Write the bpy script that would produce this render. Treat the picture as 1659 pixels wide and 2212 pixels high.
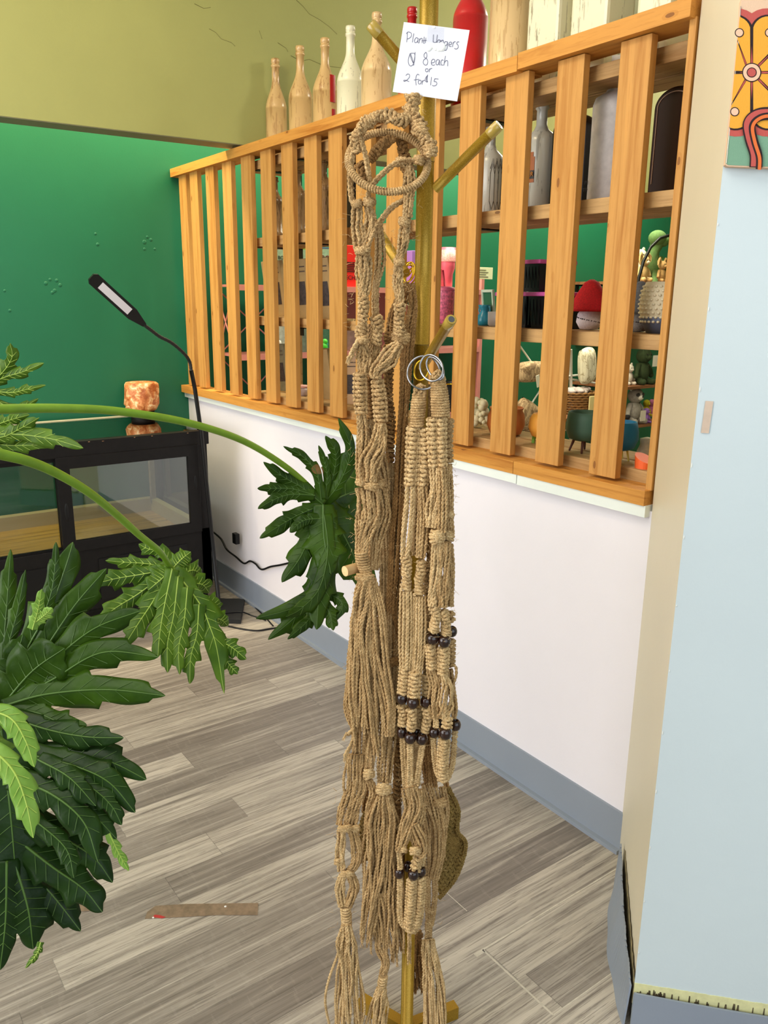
import bpy, math, random
import numpy as np
for o in list(bpy.data.objects): bpy.data.objects.remove(o)
SC = bpy.context.scene
COL = SC.collection
W, H, F = 1659.0, 2212.0, 1746.0          # photograph frame and focal length in pixels
# ---------------- camera ----------------
CAM = np.array([0, 0, 1.5])
def cam_axes(yaw, pitch, roll):
    f = np.array([math.sin(yaw)*math.cos(pitch), math.cos(yaw)*math.cos(pitch), -math.sin(pitch)])
    r = np.array([math.cos(yaw), -math.sin(yaw), 0.0]); u = np.cross(r, f)
    c, s = math.cos(roll), math.sin(roll)
    return c*r+s*u, -s*r+c*u, f
AR, AU, AF = cam_axes(math.radians(36.08), math.radians(14.64), math.radians(0.63))
cd = bpy.data.cameras.new('camera'); cam = bpy.data.objects.new('camera', cd); COL.objects.link(cam)
import mathutils
m = mathutils.Matrix([[AR[0], AU[0], -AF[0], CAM[0]], [AR[1], AU[1], -AF[1], CAM[1]], [AR[2], AU[2], -AF[2], CAM[2]], [0, 0, 0, 1]])
cam.matrix_world = m
cd.sensor_fit = 'VERTICAL'; cd.sensor_height = 36; cd.lens = F*36/H; cd.clip_start = .02
SC.camera = cam
# ---------------- world, lights, exposure ----------------
SC.view_settings.view_transform = 'Standard'; SC.view_settings.look = 'None'
SC.view_settings.gamma = 1; SC.view_settings.use_curve_mapping = False
SC.view_settings.exposure = 0.0
wd = bpy.data.worlds.new('world'); SC.world = wd; wd.use_nodes = True
wd.node_tree.nodes['Background'].inputs[0].default_value = (0.75, 0.87, 1.0, 1)
wd.node_tree.nodes['Background'].inputs[1].default_value = 0.55
def area(name, loc, target, sx, sy, power, color, spread=180):
    l = bpy.data.lights.new(name, 'AREA'); l.shape = 'RECTANGLE'; l.size = sx; l.size_y = sy
    l.energy = power; l.color = color; l.spread = math.radians(spread)
    o = bpy.data.objects.new(name, l); COL.objects.link(o); o.location = loc
    d = mathutils.Vector(target)-mathutils.Vector(loc); o.rotation_euler = d.to_track_quat('-Z', 'Y').to_euler()
    return o
area('window_light', (0.0, -1.9, 1.75), (0.7, 3, 1.0), 3.6, 2.2, 46, (0.84, 0.93, 1.0))
area('left_window_light', (-2.7, 2.35, 1.75), (1.7, 2.7, 0.7), 3.6, 2.3, 140, (1.0, 0.975, 1.0))
area('overhead_fill_light', (-0.2, 1.3, 3.0), (0.1, 1.5, 0), 1.8, 1.8, 48, (1.0, 0.95, 0.87))  # unseen overhead fill, added to brighten the floor
area('cove_light', (0.9, 3.93, 2.85), (0.9, 3.95, 0), 2.8, .25, 78, (1.0, 0.85, 0.55))
area('cove_light_far', (3.9, 3.86, 2.85), (3.9, 3.9, 0), 3.2, .25, 95, (1.0, 0.94, 0.74))
def bulb(name, loc, power, color, r=.08):
    l = bpy.data.lights.new(name, 'POINT'); l.energy = power; l.color = color; l.shadow_soft_size = r
    o = bpy.data.objects.new(name, l); COL.objects.link(o); o.location = loc
bulb('ceiling_lamp_shop', (3.4, 2.3, 2.95), 42, (1.0, 0.90, 0.72), .12)
bulb('ceiling_lamp_shop_far', (5.2, 2.6, 2.95), 40, (1.0, 0.92, 0.76), .12)
bulb('ceiling_lamp_corner', (0.5, 2.35, 2.9), 24, (1.0, 0.80, 0.50), .1)

# ---------------- pixel to point helpers (the point always lands on a real surface) ----------------
def ray(px, py): return AR*((px-W/2)/F)+AU*((H/2-py)/F)+AF
def on(px, py, ax, v):
    i = 'xyz'.index(ax); r = ray(px, py); return CAM+r*((v-CAM[i])/r[i])
def onp(px, py, p0, n):
    r = ray(px, py); return CAM+r*(np.dot(np.array(p0)-CAM, n)/np.dot(r, n))
def dep(px, py, d): return CAM+ray(px, py)*d
POLE = np.array([0.857, 1.075, 0.0]); NH = np.array([0.6234, 0.7819, 0.0]); RT = np.array([0.7819, -0.6234, 0.0]); UZ = np.array([0, 0, 1.0])
def PP(px, py, d=0.0): return onp(px, py, POLE-NH*d, NH)

# ---------------- objects ----------------
def link(o, parent=None):
    COL.objects.link(o)
    if parent is not None: o.parent = parent
    return o
def tag(o, label=None, cat=None, group=None, kind=None):
    if label: o['label'] = label
    if cat: o['category'] = cat
    if group: o['group'] = group
    if kind: o['kind'] = kind
    return o
def thing(name, loc, label, cat, group=None, rz=0):
    o = bpy.data.objects.new(name, None); o.empty_display_size = .05; COL.objects.link(o)
    o.location = loc; o.rotation_euler[2] = rz
    return tag(o, label, cat, group)
def copy_tree(o, parent=None):
    c = o.copy(); COL.objects.link(c); c.parent = parent
    for ch in list(o.children): copy_tree(ch, c)
    return c
class MB:
    """collects vertices and faces of ONE part"""
    def __init__(s): s.v = []; s.f = []; s.n = 0; s.sm = []
    def add(s, v, f, smooth=False):
        v = np.asarray(v, float).reshape(-1, 3); s.v.append(v)
        s.f += [tuple(int(i)+s.n for i in q) for q in f]; s.sm += [smooth]*len(f); s.n += len(v); return s
    def box(s, x0, x1, y0, y1, z0, z1, b=0.0):
        if b <= 0:
            v = [(x, y, z) for x in (x0, x1) for y in (y0, y1) for z in (z0, z1)]
            return s.add(v, [(0, 1, 3, 2), (4, 6, 7, 5), (0, 4, 5, 1), (2, 3, 7, 6), (0, 2, 6, 4), (1, 5, 7, 3)])
        b = min(b, (x1-x0)*.45, (y1-y0)*.45, (z1-z0)*.45)
        import bmesh
        bm = bmesh.new(); bmesh.ops.create_cube(bm, size=1)
        for q in bm.verts: q.co = ((x0+x1)/2+q.co.x*(x1-x0), (y0+y1)/2+q.co.y*(y1-y0), (z0+z1)/2+q.co.z*(z1-z0))
        bmesh.ops.bevel(bm, geom=bm.edges[:], offset=b, segments=2, affect='EDGES', profile=.6)
        bm.verts.ensure_lookup_table()
        v = [tuple(q.co) for q in bm.verts]; f = [[q.index for q in p.verts] for p in bm.faces]; bm.free()
        return s.add(v, f)
    def prism(s, pts, off):
        """closed polygon of 3-D points pushed along off"""
        pts = np.asarray(pts, float); n = len(pts); off = np.asarray(off, float)
        v = np.vstack([pts, pts+off]); f = [tuple(range(n))[::-1], tuple(range(n, 2*n))]
        f += [(i, (i+1) % n, n+(i+1) % n, n+i) for i in range(n)]
        return s.add(v, f)
    def lathe(s, prof, c=(0, 0, 0), seg=28, sx=1, sy=1, flute=0, nf=0):
        prof = np.asarray(prof, float); a = np.linspace(0, 2*math.pi, seg, endpoint=False)
        k = 1+flute*np.cos(a*nf) if nf else np.ones(seg)
        v = np.stack([np.outer(prof[:, 0], np.cos(a)*k)*sx+c[0], np.outer(prof[:, 0], np.sin(a)*k)*sy+c[1], np.repeat(prof[:, 1][:, None], seg, 1)+c[2]], -1)
        n = len(prof); f = [(i*seg+j, i*seg+(j+1) % seg, (i+1)*seg+(j+1) % seg, (i+1)*seg+j) for i in range(n-1) for j in range(seg)]
        s.add(v.reshape(-1, 3), f, True)
        s.add(v[0], [tuple(range(seg))[::-1]]); s.add(v[-1], [tuple(range(seg))]); return s
    def tube(s, p, r, sides=8, ref=None, twist=0.0, lobe=0.0, nl=3, ph=0.0, closed=False, caps=True):
        p = np.asarray(p, float); n = len(p)
        if closed: t = np.roll(p, -1, 0)-np.roll(p, 1, 0)
        else: t = np.gradient(p, axis=0)
        L = np.linalg.norm(t, axis=1, keepdims=True); t = t/np.maximum(L, 1e-9)
        if ref is None:
            mt = np.abs(t).mean(0); ref = np.eye(3)[int(np.argmin(mt))]
        ref = np.asarray(ref, float)
        a = np.cross(t, ref); a /= np.maximum(np.linalg.norm(a, axis=1, keepdims=True), 1e-6); b = np.cross(t, a)
        th = np.linspace(0, 2*math.pi, sides, endpoint=False)
        rr = np.broadcast_to(np.asarray(r, float), (n,))[:, None]*np.ones((1, sides))
        if lobe:
            d = np.concatenate([[0], np.cumsum(np.linalg.norm(np.diff(p, axis=0), axis=1))])
            rr = rr*(1+lobe*np.cos(nl*(th[None, :]-(d[:, None]*twist+ph))))
        v = p[:, None, :]+rr[..., None]*(a[:, None, :]*np.cos(th)[None, :, None]+b[:, None, :]*np.sin(th)[None, :, None])
        base = s.n; m_ = n if closed else n-1
        i = np.arange(m_)[:, None]; j = np.arange(sides)[None, :]
        i2 = (i+1) % n; j2 = (j+1) % sides
        f = np.stack([i*sides+j, i*sides+j2, i2*sides+j2, i2*sides+j], -1).reshape(-1, 4)
        s.v.append(v.reshape(-1, 3)); s.f += [tuple(q) for q in (f+base).tolist()]; s.sm += [True]*len(f); s.n += n*sides
        if caps and not closed:
            s.f += [tuple(base+k for k in range(sides)), tuple(base+(n-1)*sides+k for k in range(sides))[::-1]]; s.sm += [False, False]
        return s
    def cyl(s, a, b, r0, r1=None, sides=20):
        a = np.asarray(a, float); b = np.asarray(b, float)
        return s.tube([a, b], [r0, r0 if r1 is None else r1], sides)
    def ball(s, c, rx, ry=None, rz=None, seg=16, rings=10, rot=None):
        ry = rx if ry is None else ry; rz = rx if rz is None else rz
        u = np.linspace(0, 2*math.pi, seg, endpoint=False); w = np.linspace(-math.pi/2, math.pi/2, rings+1)
        v = np.stack([np.outer(np.cos(w), np.cos(u))*rx, np.outer(np.cos(w), np.sin(u))*ry, np.repeat(np.sin(w)[:, None], seg, 1)*rz], -1).reshape(-1, 3)
        if rot is not None: v = v@np.asarray(rot).T
        v = v+np.asarray(c, float)
        f = [(i*seg+j, i*seg+(j+1) % seg, (i+1)*seg+(j+1) % seg, (i+1)*seg+j) for i in range(rings) for j in range(seg)]
        return s.add(v, f, True)
    def build(s, name, mat, parent=None, local=None):
        v = np.vstack(s.v)
        if parent is not None and local is None:          # coordinates given in world space
            loc = np.array(parent.location); p = parent
            while p.parent is not None: p = p.parent; loc = loc+np.array(p.location)
            v = v-loc
        me = bpy.data.meshes.new(name); me.from_pydata(v.tolist(), [], s.f); me.update()
        me.polygons.foreach_set('use_smooth', s.sm); me.materials.append(mat)
        return link(bpy.data.objects.new(name, me), parent)
def part(name, mat, parent, fn):
    b = MB(); fn(b); return b.build(name, mat, parent)

# ---------------- materials ----------------
def srgb(r, g, b):
    return tuple(((c/255)/12.92 if c/255 <= .04045 else (((c/255)+.055)/1.055)**2.4) for c in (r, g, b))+(1,)
def newmat(name):
    m_ = bpy.data.materials.new(name); m_.use_nodes = True
    nt = m_.node_tree; return m_, nt, nt.nodes['Principled BSDF']
def nd(nt, typ, **kw):
    n = nt.nodes.new(typ)
    for k, v in kw.items():
        if k.startswith('i_'):
            key = k[2:]; n.inputs[int(key) if key.isdigit() else key].default_value = v
        else: setattr(n, k, v)
    return n
def math_(nt, op, a, b=None, c=None):
    n = nt.nodes.new('ShaderNodeMath'); n.operation = op
    for i, x in enumerate((a, b, c)):
        if x is None: continue
        if isinstance(x, (int, float)): n.inputs[i].default_value = x
        else: nt.links.new(x, n.inputs[i])
    return n.outputs[0]
def mixc(nt, fac, a, b):
    n = nt.nodes.new('ShaderNodeMix'); n.data_type = 'RGBA'
    if isinstance(fac, (int, float)): n.inputs[0].default_value = fac
    else: nt.links.new(fac, n.inputs[0])
    for i, x in ((6, a), (7, b)):
        if isinstance(x, tuple): n.inputs[i].default_value = x
        else: nt.links.new(x, n.inputs[i])
    return n.outputs[2]
def coords(nt, scale=(1, 1, 1), rnd=False, kind='Object'):
    tc = nt.nodes.new('ShaderNodeTexCoord'); v = tc.outputs[kind]
    if rnd:
        oi = nt.nodes.new('ShaderNodeObjectInfo'); a = nt.nodes.new('ShaderNodeVectorMath'); a.operation = 'MULTIPLY_ADD'
        nt.links.new(oi.outputs['Random'], a.inputs[0]); a.inputs[1].default_value = (17.3, 9.1, 23.7); nt.links.new(v, a.inputs[2]); v = a.outputs[0]
    mp = nt.nodes.new('ShaderNodeMapping'); mp.inputs['Scale'].default_value = scale; nt.links.new(v, mp.inputs[0])
    return mp.outputs[0]
def noise(nt, vec, scale, detail=4, rough=.55, dist=0):
    n = nd(nt, 'ShaderNodeTexNoise', i_Scale=scale, i_Detail=detail, i_Roughness=rough, i_Distortion=dist); nt.links.new(vec, n.inputs['Vector']); return n.outputs[0]
def ramp(nt, fac, stops):
    n = nt.nodes.new('ShaderNodeValToRGB'); e = n.color_ramp.elements
    while len(e) < len(stops): e.new(.5)
    for i, (p, c) in enumerate(stops): e[i].position = p; e[i].color = c
    nt.links.new(fac, n.inputs[0]); return n.outputs[0]
def bump(nt, b, h, strength, dist=.002):
    n = nd(nt, 'ShaderNodeBump', i_Strength=strength, i_Distance=dist); nt.links.new(h, n.inputs['Height']); nt.links.new(n.outputs[0], b.inputs['Normal'])
_cache = {}
def plain(rgb, rough=.5, metal=0.0, var=.0, vs=20, bumpy=0.0, bs=200, coat=0.0, key=None, spec=.5, sss=0):
    k = (rgb, rough, metal, var, vs, bumpy, bs, coat, spec, sss)
    if k in _cache: return _cache[k]
    m_, nt, b = newmat('paint'); c = srgb(*rgb)
    b.inputs['Base Color'].default_value = c; b.inputs['Roughness'].default_value = rough; b.inputs['Metallic'].default_value = metal
    b.inputs['Coat Weight'].default_value = coat; b.inputs['Specular IOR Level'].default_value = spec
    if var or bumpy:
        v = coords(nt, rnd=True)
    if var:
        n = noise(nt, v, vs); d = tuple(x*(1-var) for x in c[:3])+(1,); l = tuple(min(1, x*(1+var)) for x in c[:3])+(1,)
        nt.links.new(ramp(nt, n, [(.3, d), (.7, l)]), b.inputs['Base Color'])
    if bumpy: bump(nt, b, noise(nt, v, bs, 3), bumpy, .001)
    _cache[k] = m_; return m_
def wall_mat(name, rgb, rough=.55, spec=.3, scuff=.05):
    m_, nt, b = newmat(name); v = coords(nt); c = srgb(*rgb)
    n = noise(nt, v, 1.7, 5, .6)
    c1 = tuple(x*(1-scuff) for x in c[:3])+(1,); c2 = tuple(min(1, x*(1+scuff)) for x in c[:3])+(1,)
    nt.links.new(ramp(nt, n, [(.3, c1), (.7, c2)]), b.inputs['Base Color'])
    b.inputs['Roughness'].default_value = rough; b.inputs['Specular IOR Level'].default_value = spec
    bump(nt, b, noise(nt, v, 130, 4), .12, .002); return m_
def wood_mat(name, light, dark, knot, axis='z', grain=1.0, knots=True, rough=.55):
    m_, nt, b = newmat(name)
    sc = {'z': (26, 26, 1.3), 'y': (26, 1.3, 26), 'x': (1.3, 26, 26)}[axis]
    v = coords(nt, sc, rnd=True)
    n1 = noise(nt, v, 1.6, 5, .6, .6); L, D, K = srgb(*light), srgb(*dark), srgb(*knot)
    col = ramp(nt, n1, [(.32, D), (.5, L), (.72, tuple(min(1, x*1.12) for x in L[:3])+(1,))])
    fine = noise(nt, v, 9, 3, .6)
    col = mixc(nt, math_(nt, 'MULTIPLY', math_(nt, 'GREATER_THAN', fine, .60), .28*grain), col, D)
    if knots:
        ks = {'z': (15, 15, 6), 'y': (15, 6, 15), 'x': (6, 15, 15)}[axis]
        kv = coords(nt, ks, rnd=True); vo = nd(nt, 'ShaderNodeTexVoronoi', i_Scale=1.0, i_Randomness=1.0); nt.links.new(kv, vo.inputs['Vector'])
        dd = vo.outputs['Distance']; nz = noise(nt, kv, 5, 3)
        q = math_(nt, 'ADD', dd, math_(nt, 'MULTIPLY', nz, .06))
        mask = math_(nt, 'MULTIPLY', math_(nt, 'LESS_THAN', q, .105), .75); halo = math_(nt, 'MULTIPLY', math_(nt, 'LESS_THAN', q, .16), .35)
        col = mixc(nt, halo, col, D); col = mixc(nt, mask, col, K)
    nt.links.new(col, b.inputs['Base Color']); b.inputs['Roughness'].default_value = rough; b.inputs['Specular IOR Level'].default_value = .3
    bump(nt, b, fine, .12, .001); return m_
M_OLIVE = wall_mat('olive_paint', (158, 160, 98)); M_GREEN = wall_mat('green_paint', (22, 97, 69), .42, .4, .07)
M_HALF = wall_mat('pinkish_white_paint', (235, 230, 236), .5, .3, .03); M_COL1 = wall_mat('warm_lit_white', (222, 210, 184), .45, .4, .03)  # M_COL1: white column's left face, warm light mixed into its colour
M_COL2 = wall_mat('cool_lit_white', (203, 214, 216), .5, .3, .03); M_CEIL = wall_mat('ceiling_paint', (225, 225, 215))  # M_COL2: column's other face, bluish daylight tint carried by the base colour
M_BASE = wall_mat('grey_vinyl', (140, 148, 160), .45, .4, .04); M_WHITE = wall_mat('white_trim_paint', (232, 238, 232), .4)
M_BEAMU = wall_mat('beam_underside_grey', (120, 118, 92))  # darker grey for the separate sheet under the olive beam
M_PINE = wood_mat('pine_slat', (194, 141, 74), (170, 113, 49), (120, 70, 28), 'z')
M_PINEY = wood_mat('pine_rail', (200, 140, 64), (172, 108, 40), (110, 62, 26), 'y')
M_SHELF = wood_mat('shelf_pine', (186, 148, 96), (150, 110, 62), (84, 50, 26), 'y')
M_BLACKW = plain((15, 13, 13), .5, spec=.25, var=.3, vs=30, bumpy=.1, bs=60)
M_BLACK = plain((13, 13, 14), .4, spec=.3); M_BLACKR = plain((24, 24, 25), .7)
def glass_mat(name, tint=(1, 1, 1), refl=1.0):
    m_ = bpy.data.materials.new(name); m_.use_nodes = True; nt = m_.node_tree; nt.nodes.clear()
    o = nt.nodes.new('ShaderNodeOutputMaterial'); t = nd(nt, 'ShaderNodeBsdfTransparent', i_Color=tint+(1,)); g = nd(nt, 'ShaderNodeBsdfGlossy', i_Roughness=.02)
    fr = nd(nt, 'ShaderNodeFresnel', i_IOR=1.5); mx = nt.nodes.new('ShaderNodeMixShader')
    nt.links.new(math_(nt, 'MULTIPLY', fr.outputs[0], refl), mx.inputs[0]); nt.links.new(t.outputs[0], mx.inputs[1]); nt.links.new(g.outputs[0], mx.inputs[2]); nt.links.new(mx.outputs[0], o.inputs[0])
    return m_
M_GLASS = glass_mat('pane_glass', (.86, .92, .89), 1.6)
def gold_mat():
    m_, nt, b = newmat('gold_paint'); v = coords(nt)
    n = noise(nt, v, 900, 2); nt.links.new(ramp(nt, n, [(.35, srgb(146, 112, 22)), (.62, srgb(176, 138, 38)), (.8, srgb(214, 186, 96))]), b.inputs['Base Color'])
    b.inputs['Metallic'].default_value = .45; b.inputs['Roughness'].default_value = .38; bump(nt, b, n, .15, .0006); return m_
M_GOLD = gold_mat()
def jute_mat(name, lo, mid, hi):
    m_, nt, b = newmat(name); v = coords(nt)
    n = noise(nt, v, 520, 4, .7); n2 = ramp(nt, noise(nt, v, 70, 3), [(.4, (0, 0, 0, 1)), (.7, (1, 1, 1, 1))])
    c = ramp(nt, n, [(.32, srgb(*lo)), (.5, srgb(*mid)), (.68, srgb(*hi))])  # dark and light stops also stand for shaded gaps and highlights in the rope
    c = mixc(nt, math_(nt, 'MULTIPLY', n2, .5), c, srgb(*lo))
    nt.links.new(c, b.inputs['Base Color']); b.inputs['Roughness'].default_value = .85; b.inputs['Specular IOR Level'].default_value = .25
    bump(nt, b, n, .8, .001); return m_
M_JUTE = jute_mat('pale_jute', (112, 82, 44), (186, 150, 100), (230, 202, 152))
M_JUTE2 = jute_mat('brown_jute', (92, 62, 30), (152, 112, 64), (196, 156, 100))
M_JUTE3 = jute_mat('cream_jute', (134, 102, 58), (206, 172, 120), (244, 218, 170))
M_CROCHET = jute_mat('olive_brown_yarn', (96, 74, 34), (140, 112, 58), (176, 148, 88))
M_BEAD = plain((38, 17, 10), .2, var=.4, vs=60, coat=.25)
M_SILVER = plain((150, 150, 154), .16, 1.0); M_BRASS = plain((214, 170, 50), .15, 1.0)
def leaf_mat(name, lo, hi, vein, back=0):
    m_, nt, b = newmat(name); v = coords(nt)
    n = noise(nt, v, 14, 4); c = ramp(nt, n, [(.3, srgb(*lo)), (.7, srgb(*hi))])
    w = noise(nt, v, 9, 2, .5); c = mixc(nt, math_(nt, 'MULTIPLY', math_(nt, 'GREATER_THAN', w, .735), .85), c, srgb(142, 104, 64))
    nt.links.new(c, b.inputs['Base Color']); b.inputs['Roughness'].default_value = .38; b.inputs['Specular IOR Level'].default_value = .2
    b.inputs['Transmission Weight'].default_value = 0; b.inputs['Subsurface Weight'].default_value = 0
    bump(nt, b, noise(nt, v, 45, 3), .35, .004)
    tr = nd(nt, 'ShaderNodeBsdfTranslucent'); nt.links.new(c, tr.inputs[0]); mx = nd(nt, 'ShaderNodeMixShader'); mx.inputs[0].default_value = .18
    out = nt.nodes['Material Output']; nt.links.new(b.outputs[0], mx.inputs[1]); nt.links.new(tr.outputs[0], mx.inputs[2]); nt.links.new(mx.outputs[0], out.inputs[0])
    return m_
M_LEAF = leaf_mat('leaf_green', (32, 58, 8), (58, 88, 16), 0); M_LEAFD = leaf_mat('leaf_dark_green', (22, 44, 12), (38, 66, 18), 0)
M_LEAFM = leaf_mat('leaf_mid_green', (52, 84, 18), (88, 120, 32), 0); M_LEAFL = leaf_mat('leaf_light_green', (98, 140, 48), (136, 172, 78), 0)
M_VEIN = plain((150, 176, 70), .4); M_VEIND = plain((66, 98, 30), .4); M_STEM = plain((104, 140, 34), .38, var=.12, vs=30)
# ================= THE SETTING =================
def floor_mat():
    m_, nt, b = newmat('grey_plank_floor')
    tc = nt.nodes.new('ShaderNodeTexCoord'); sp = nt.nodes.new('ShaderNodeSeparateXYZ'); nt.links.new(tc.outputs['Object'], sp.inputs[0])
    x, y = sp.outputs[0], sp.outputs[1]
    yy = math_(nt, 'DIVIDE', math_(nt, 'SUBTRACT', y, .929-11.25), .1125)
    row = math_(nt, 'FLOOR', yy); fy = math_(nt, 'FRACT', yy)
    wn = nt.nodes.new('ShaderNodeTexWhiteNoise'); wn.noise_dimensions = '1D'; nt.links.new(row, wn.inputs['W'])
    xx = math_(nt, 'ADD', math_(nt, 'DIVIDE', x, .78), math_(nt, 'MULTIPLY', wn.outputs[0], 7.3))
    colm = math_(nt, 'FLOOR', xx); fx = math_(nt, 'FRACT', xx)
    cb = nt.nodes.new('ShaderNodeCombineXYZ'); nt.links.new(row, cb.inputs[0]); nt.links.new(colm, cb.inputs[1])
    w2 = nt.nodes.new('ShaderNodeTexWhiteNoise'); w2.noise_dimensions = '3D'; nt.links.new(cb.outputs[0], w2.inputs['Vector'])
    tone = w2.outputs[0]
    # grain, stretched along the plank and shifted from plank to plank
    ad = nt.nodes.new('ShaderNodeVectorMath'); ad.operation = 'MULTIPLY_ADD'; nt.links.new(w2.outputs['Color'], ad.inputs[0]); ad.inputs[1].default_value = (9, 9, 9); nt.links.new(tc.outputs['Object'], ad.inputs[2])
    mp = nt.nodes.new('ShaderNodeMapping'); mp.inputs['Scale'].default_value = (2.2, 62, 1); nt.links.new(ad.outputs[0], mp.inputs[0])
    g = noise(nt, mp.outputs[0], 1.0, 7, .66, .45)
    mp2 = nt.nodes.new('ShaderNodeMapping'); mp2.inputs['Scale'].default_value = (7, 260, 1); nt.links.new(ad.outputs[0], mp2.inputs[0])
    g2 = noise(nt, mp2.outputs[0], 1.0, 4, .6, .3)
    mp3 = nt.nodes.new('ShaderNodeMapping'); mp3.inputs['Scale'].default_value = (70, 14, 1); nt.links.new(ad.outputs[0], mp3.inputs[0])
    g3 = noise(nt, mp3.outputs[0], 1.0, 2, .5)
    c = ramp(nt, tone, [(0, srgb(126, 117, 108)), (.4, srgb(148, 139, 128)), (.75, srgb(170, 161, 148)), (1, srgb(192, 182, 167))])
    c = mixc(nt, math_(nt, 'MULTIPLY', ramp(nt, g, [(.33, (1, 1, 1, 1)), (.54, (0, 0, 0, 1))]), .75), c, srgb(100, 91, 83))
    c = mixc(nt, math_(nt, 'MULTIPLY', ramp(nt, g, [(.55, (0, 0, 0, 1)), (.75, (1, 1, 1, 1))]), .6), c, srgb(212, 202, 186))
    c = mixc(nt, math_(nt, 'MULTIPLY', math_(nt, 'GREATER_THAN', g2, .58), .5), c, srgb(92, 84, 77))
    c = mixc(nt, math_(nt, 'MULTIPLY', math_(nt, 'GREATER_THAN', g3, .62), .06), c, srgb(190, 182, 170))
    s1 = math_(nt, 'LESS_THAN', fy, .012); s2 = math_(nt, 'LESS_THAN', fx, .0022)
    sm = math_(nt, 'MULTIPLY', math_(nt, 'MAXIMUM', s1, s2), .45); c = mixc(nt, sm, c, srgb(64, 60, 58))
    nt.links.new(c, b.inputs['Base Color']); b.inputs['Roughness'].default_value = .42; b.inputs['Specular IOR Level'].default_value = .35
    bump(nt, b, g2, .12, .001); return m_
M_FLOOR = floor_mat()
def struct(name, mat, fn, parent=None):
    b = MB(); fn(b); o = b.build(name, mat, parent)
    if parent is None: o['kind'] = 'structure'
    return o
fl = struct('floor', M_FLOOR, lambda b: b.box(-3.2, 7.2, -2.6, 4.4, -.05, 0))
M_CAULK = plain((196, 188, 172), .7, var=.15, vs=60)
def caulk(b):
    w = .0022
    b.box(1.147, 1.66, 1.153-w, 1.153+w, 0, .0006); b.box(1.147-w, 1.147+w, .929, 1.153, 0, .0006)
    b.box(1.12, 1.147, 1.150-w*2.5, 1.153+w, 0, .0006); b.box(1.147, 1.44, .927, .927+w*1.4, 0, .0006)
    b.box(1.38, 1.72, 1.397, 1.3985, 0, .0006); b.box(1.20, 1.2015, 1.27, 1.397, 0, .0004)
part('seam_caulk', M_CAULK, fl, caulk)
struct('wall_back', M_GREEN, lambda b: b.box(-3.2, 7.2, 4.24, 4.4, 0, 3.05))
dents = struct('trim_4', M_GREEN, lambda b: [b.ball(on(px, py, 'y', 4.24), .009*s, .0022, .009*s, 12, 6) for px, py, s in
    ((99, 612, 1), (108, 604, .8), (122, 606, .9), (130, 616, 1), (113, 632, .9), (118, 628, 1), (312, 523, 1.2), (318, 512, .8), (326, 518, .9), (334, 538, .7), (312, 538, .8), (21, 671, .8), (10, 628, .7), (206, 505, .7), (211, 528, .9))])
# upper beam (olive) running over both rooms; slightly out of square, as in the photo
def beam(b):
    u = np.array([-3.2, 3.71]); v = np.array([7.2, 3.17]); n = .12
    P = [(u[0], u[1]), (v[0], v[1]), (v[0], v[1]+n), (u[0], u[1]+n)]
    b.prism([(x, y, 2.152) for x, y in P], (0, 0, .9))
struct('wall_upper', M_OLIVE, beam)
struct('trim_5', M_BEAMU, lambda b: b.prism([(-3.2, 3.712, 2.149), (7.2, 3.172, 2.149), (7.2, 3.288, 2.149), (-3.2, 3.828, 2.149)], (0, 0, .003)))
struct('ceiling', M_CEIL, lambda b: b.box(-3.2, 7.2, -2.6, 4.4, 3.05, 3.15))
struct('wall_right', M_OLIVE, lambda b: b.box(7.05, 7.2, -2.6, 4.4, 0, 3.05))
struct('wall_left', M_COL2, lambda b: b.box(-3.2, -3.1, -2.6, 4.4, 0, 3.05))
struct('wall_divider', M_HALF, lambda b: b.prism([(1.71, 1.195, 0), (1.75, 4.24, 0), (1.89, 4.24, 0), (1.89, 1.195, 0)], (0, 0, .992)))
struct('trim_1', M_WHITE, lambda b: (b.prism([(1.692, 1.66, .980), (1.730, 4.24, .980), (1.90, 4.24, .980), (1.90, 1.66, .980)], (0, 0, .028)), b.prism([(1.690, 1.205, .978), (1.692, 1.657, .978), (1.90, 1.657, .978), (1.90, 1.205, .978)], (0, 0, .03))))
struct('baseboard_divider', M_BASE, lambda b: (b.prism([(1.702, 1.19, .012), (1.742, 4.24, .012), (1.752, 4.24, .012), (1.712, 1.19, .012)], (0, 0, .112)),
    b.prism([(1.688, 1.19, 0), (1.728, 4.24, 0), (1.752, 4.24, 0), (1.712, 1.19, 0)], (0, 0, .012))))
# the angled column / wall return on the right
A = np.array([1.262, .815]); D1 = np.array([1.712, 1.200]); E2 = A+np.array([.679, -.734])*2.3; back = np.array([.734, .679])*2.0
struct('wall_column', M_COL1, lambda b: b.prism([(A[0]+.004, A[1]-.001, .0), (D1[0], D1[1], 0), (D1[0]+.3, D1[1], 0), (D1[0]+.3, A[1]-.25, 0), (A[0]+.17, A[1]-.17, 0)], (0, 0, 3.05)))
struct('wall_front', M_COL2, lambda b: b.prism([(A[0], A[1], .0), (E2[0], E2[1], 0), (E2[0]+.1, E2[1]+.1, 0), (A[0]+.14, A[1]-.125, 0), (A[0]+.006, A[1]+.004, 0)], (0, 0, 3.05)))
F2D = np.array([.679, -.734, 0]); F2N = np.array([-.734, -.679, 0]); A3 = np.array([A[0], A[1], 0])
F1D = np.array([.450, .385, 0])/np.hypot(.450, .385); F1N = np.array([-F1D[1], F1D[0], 0])
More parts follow.
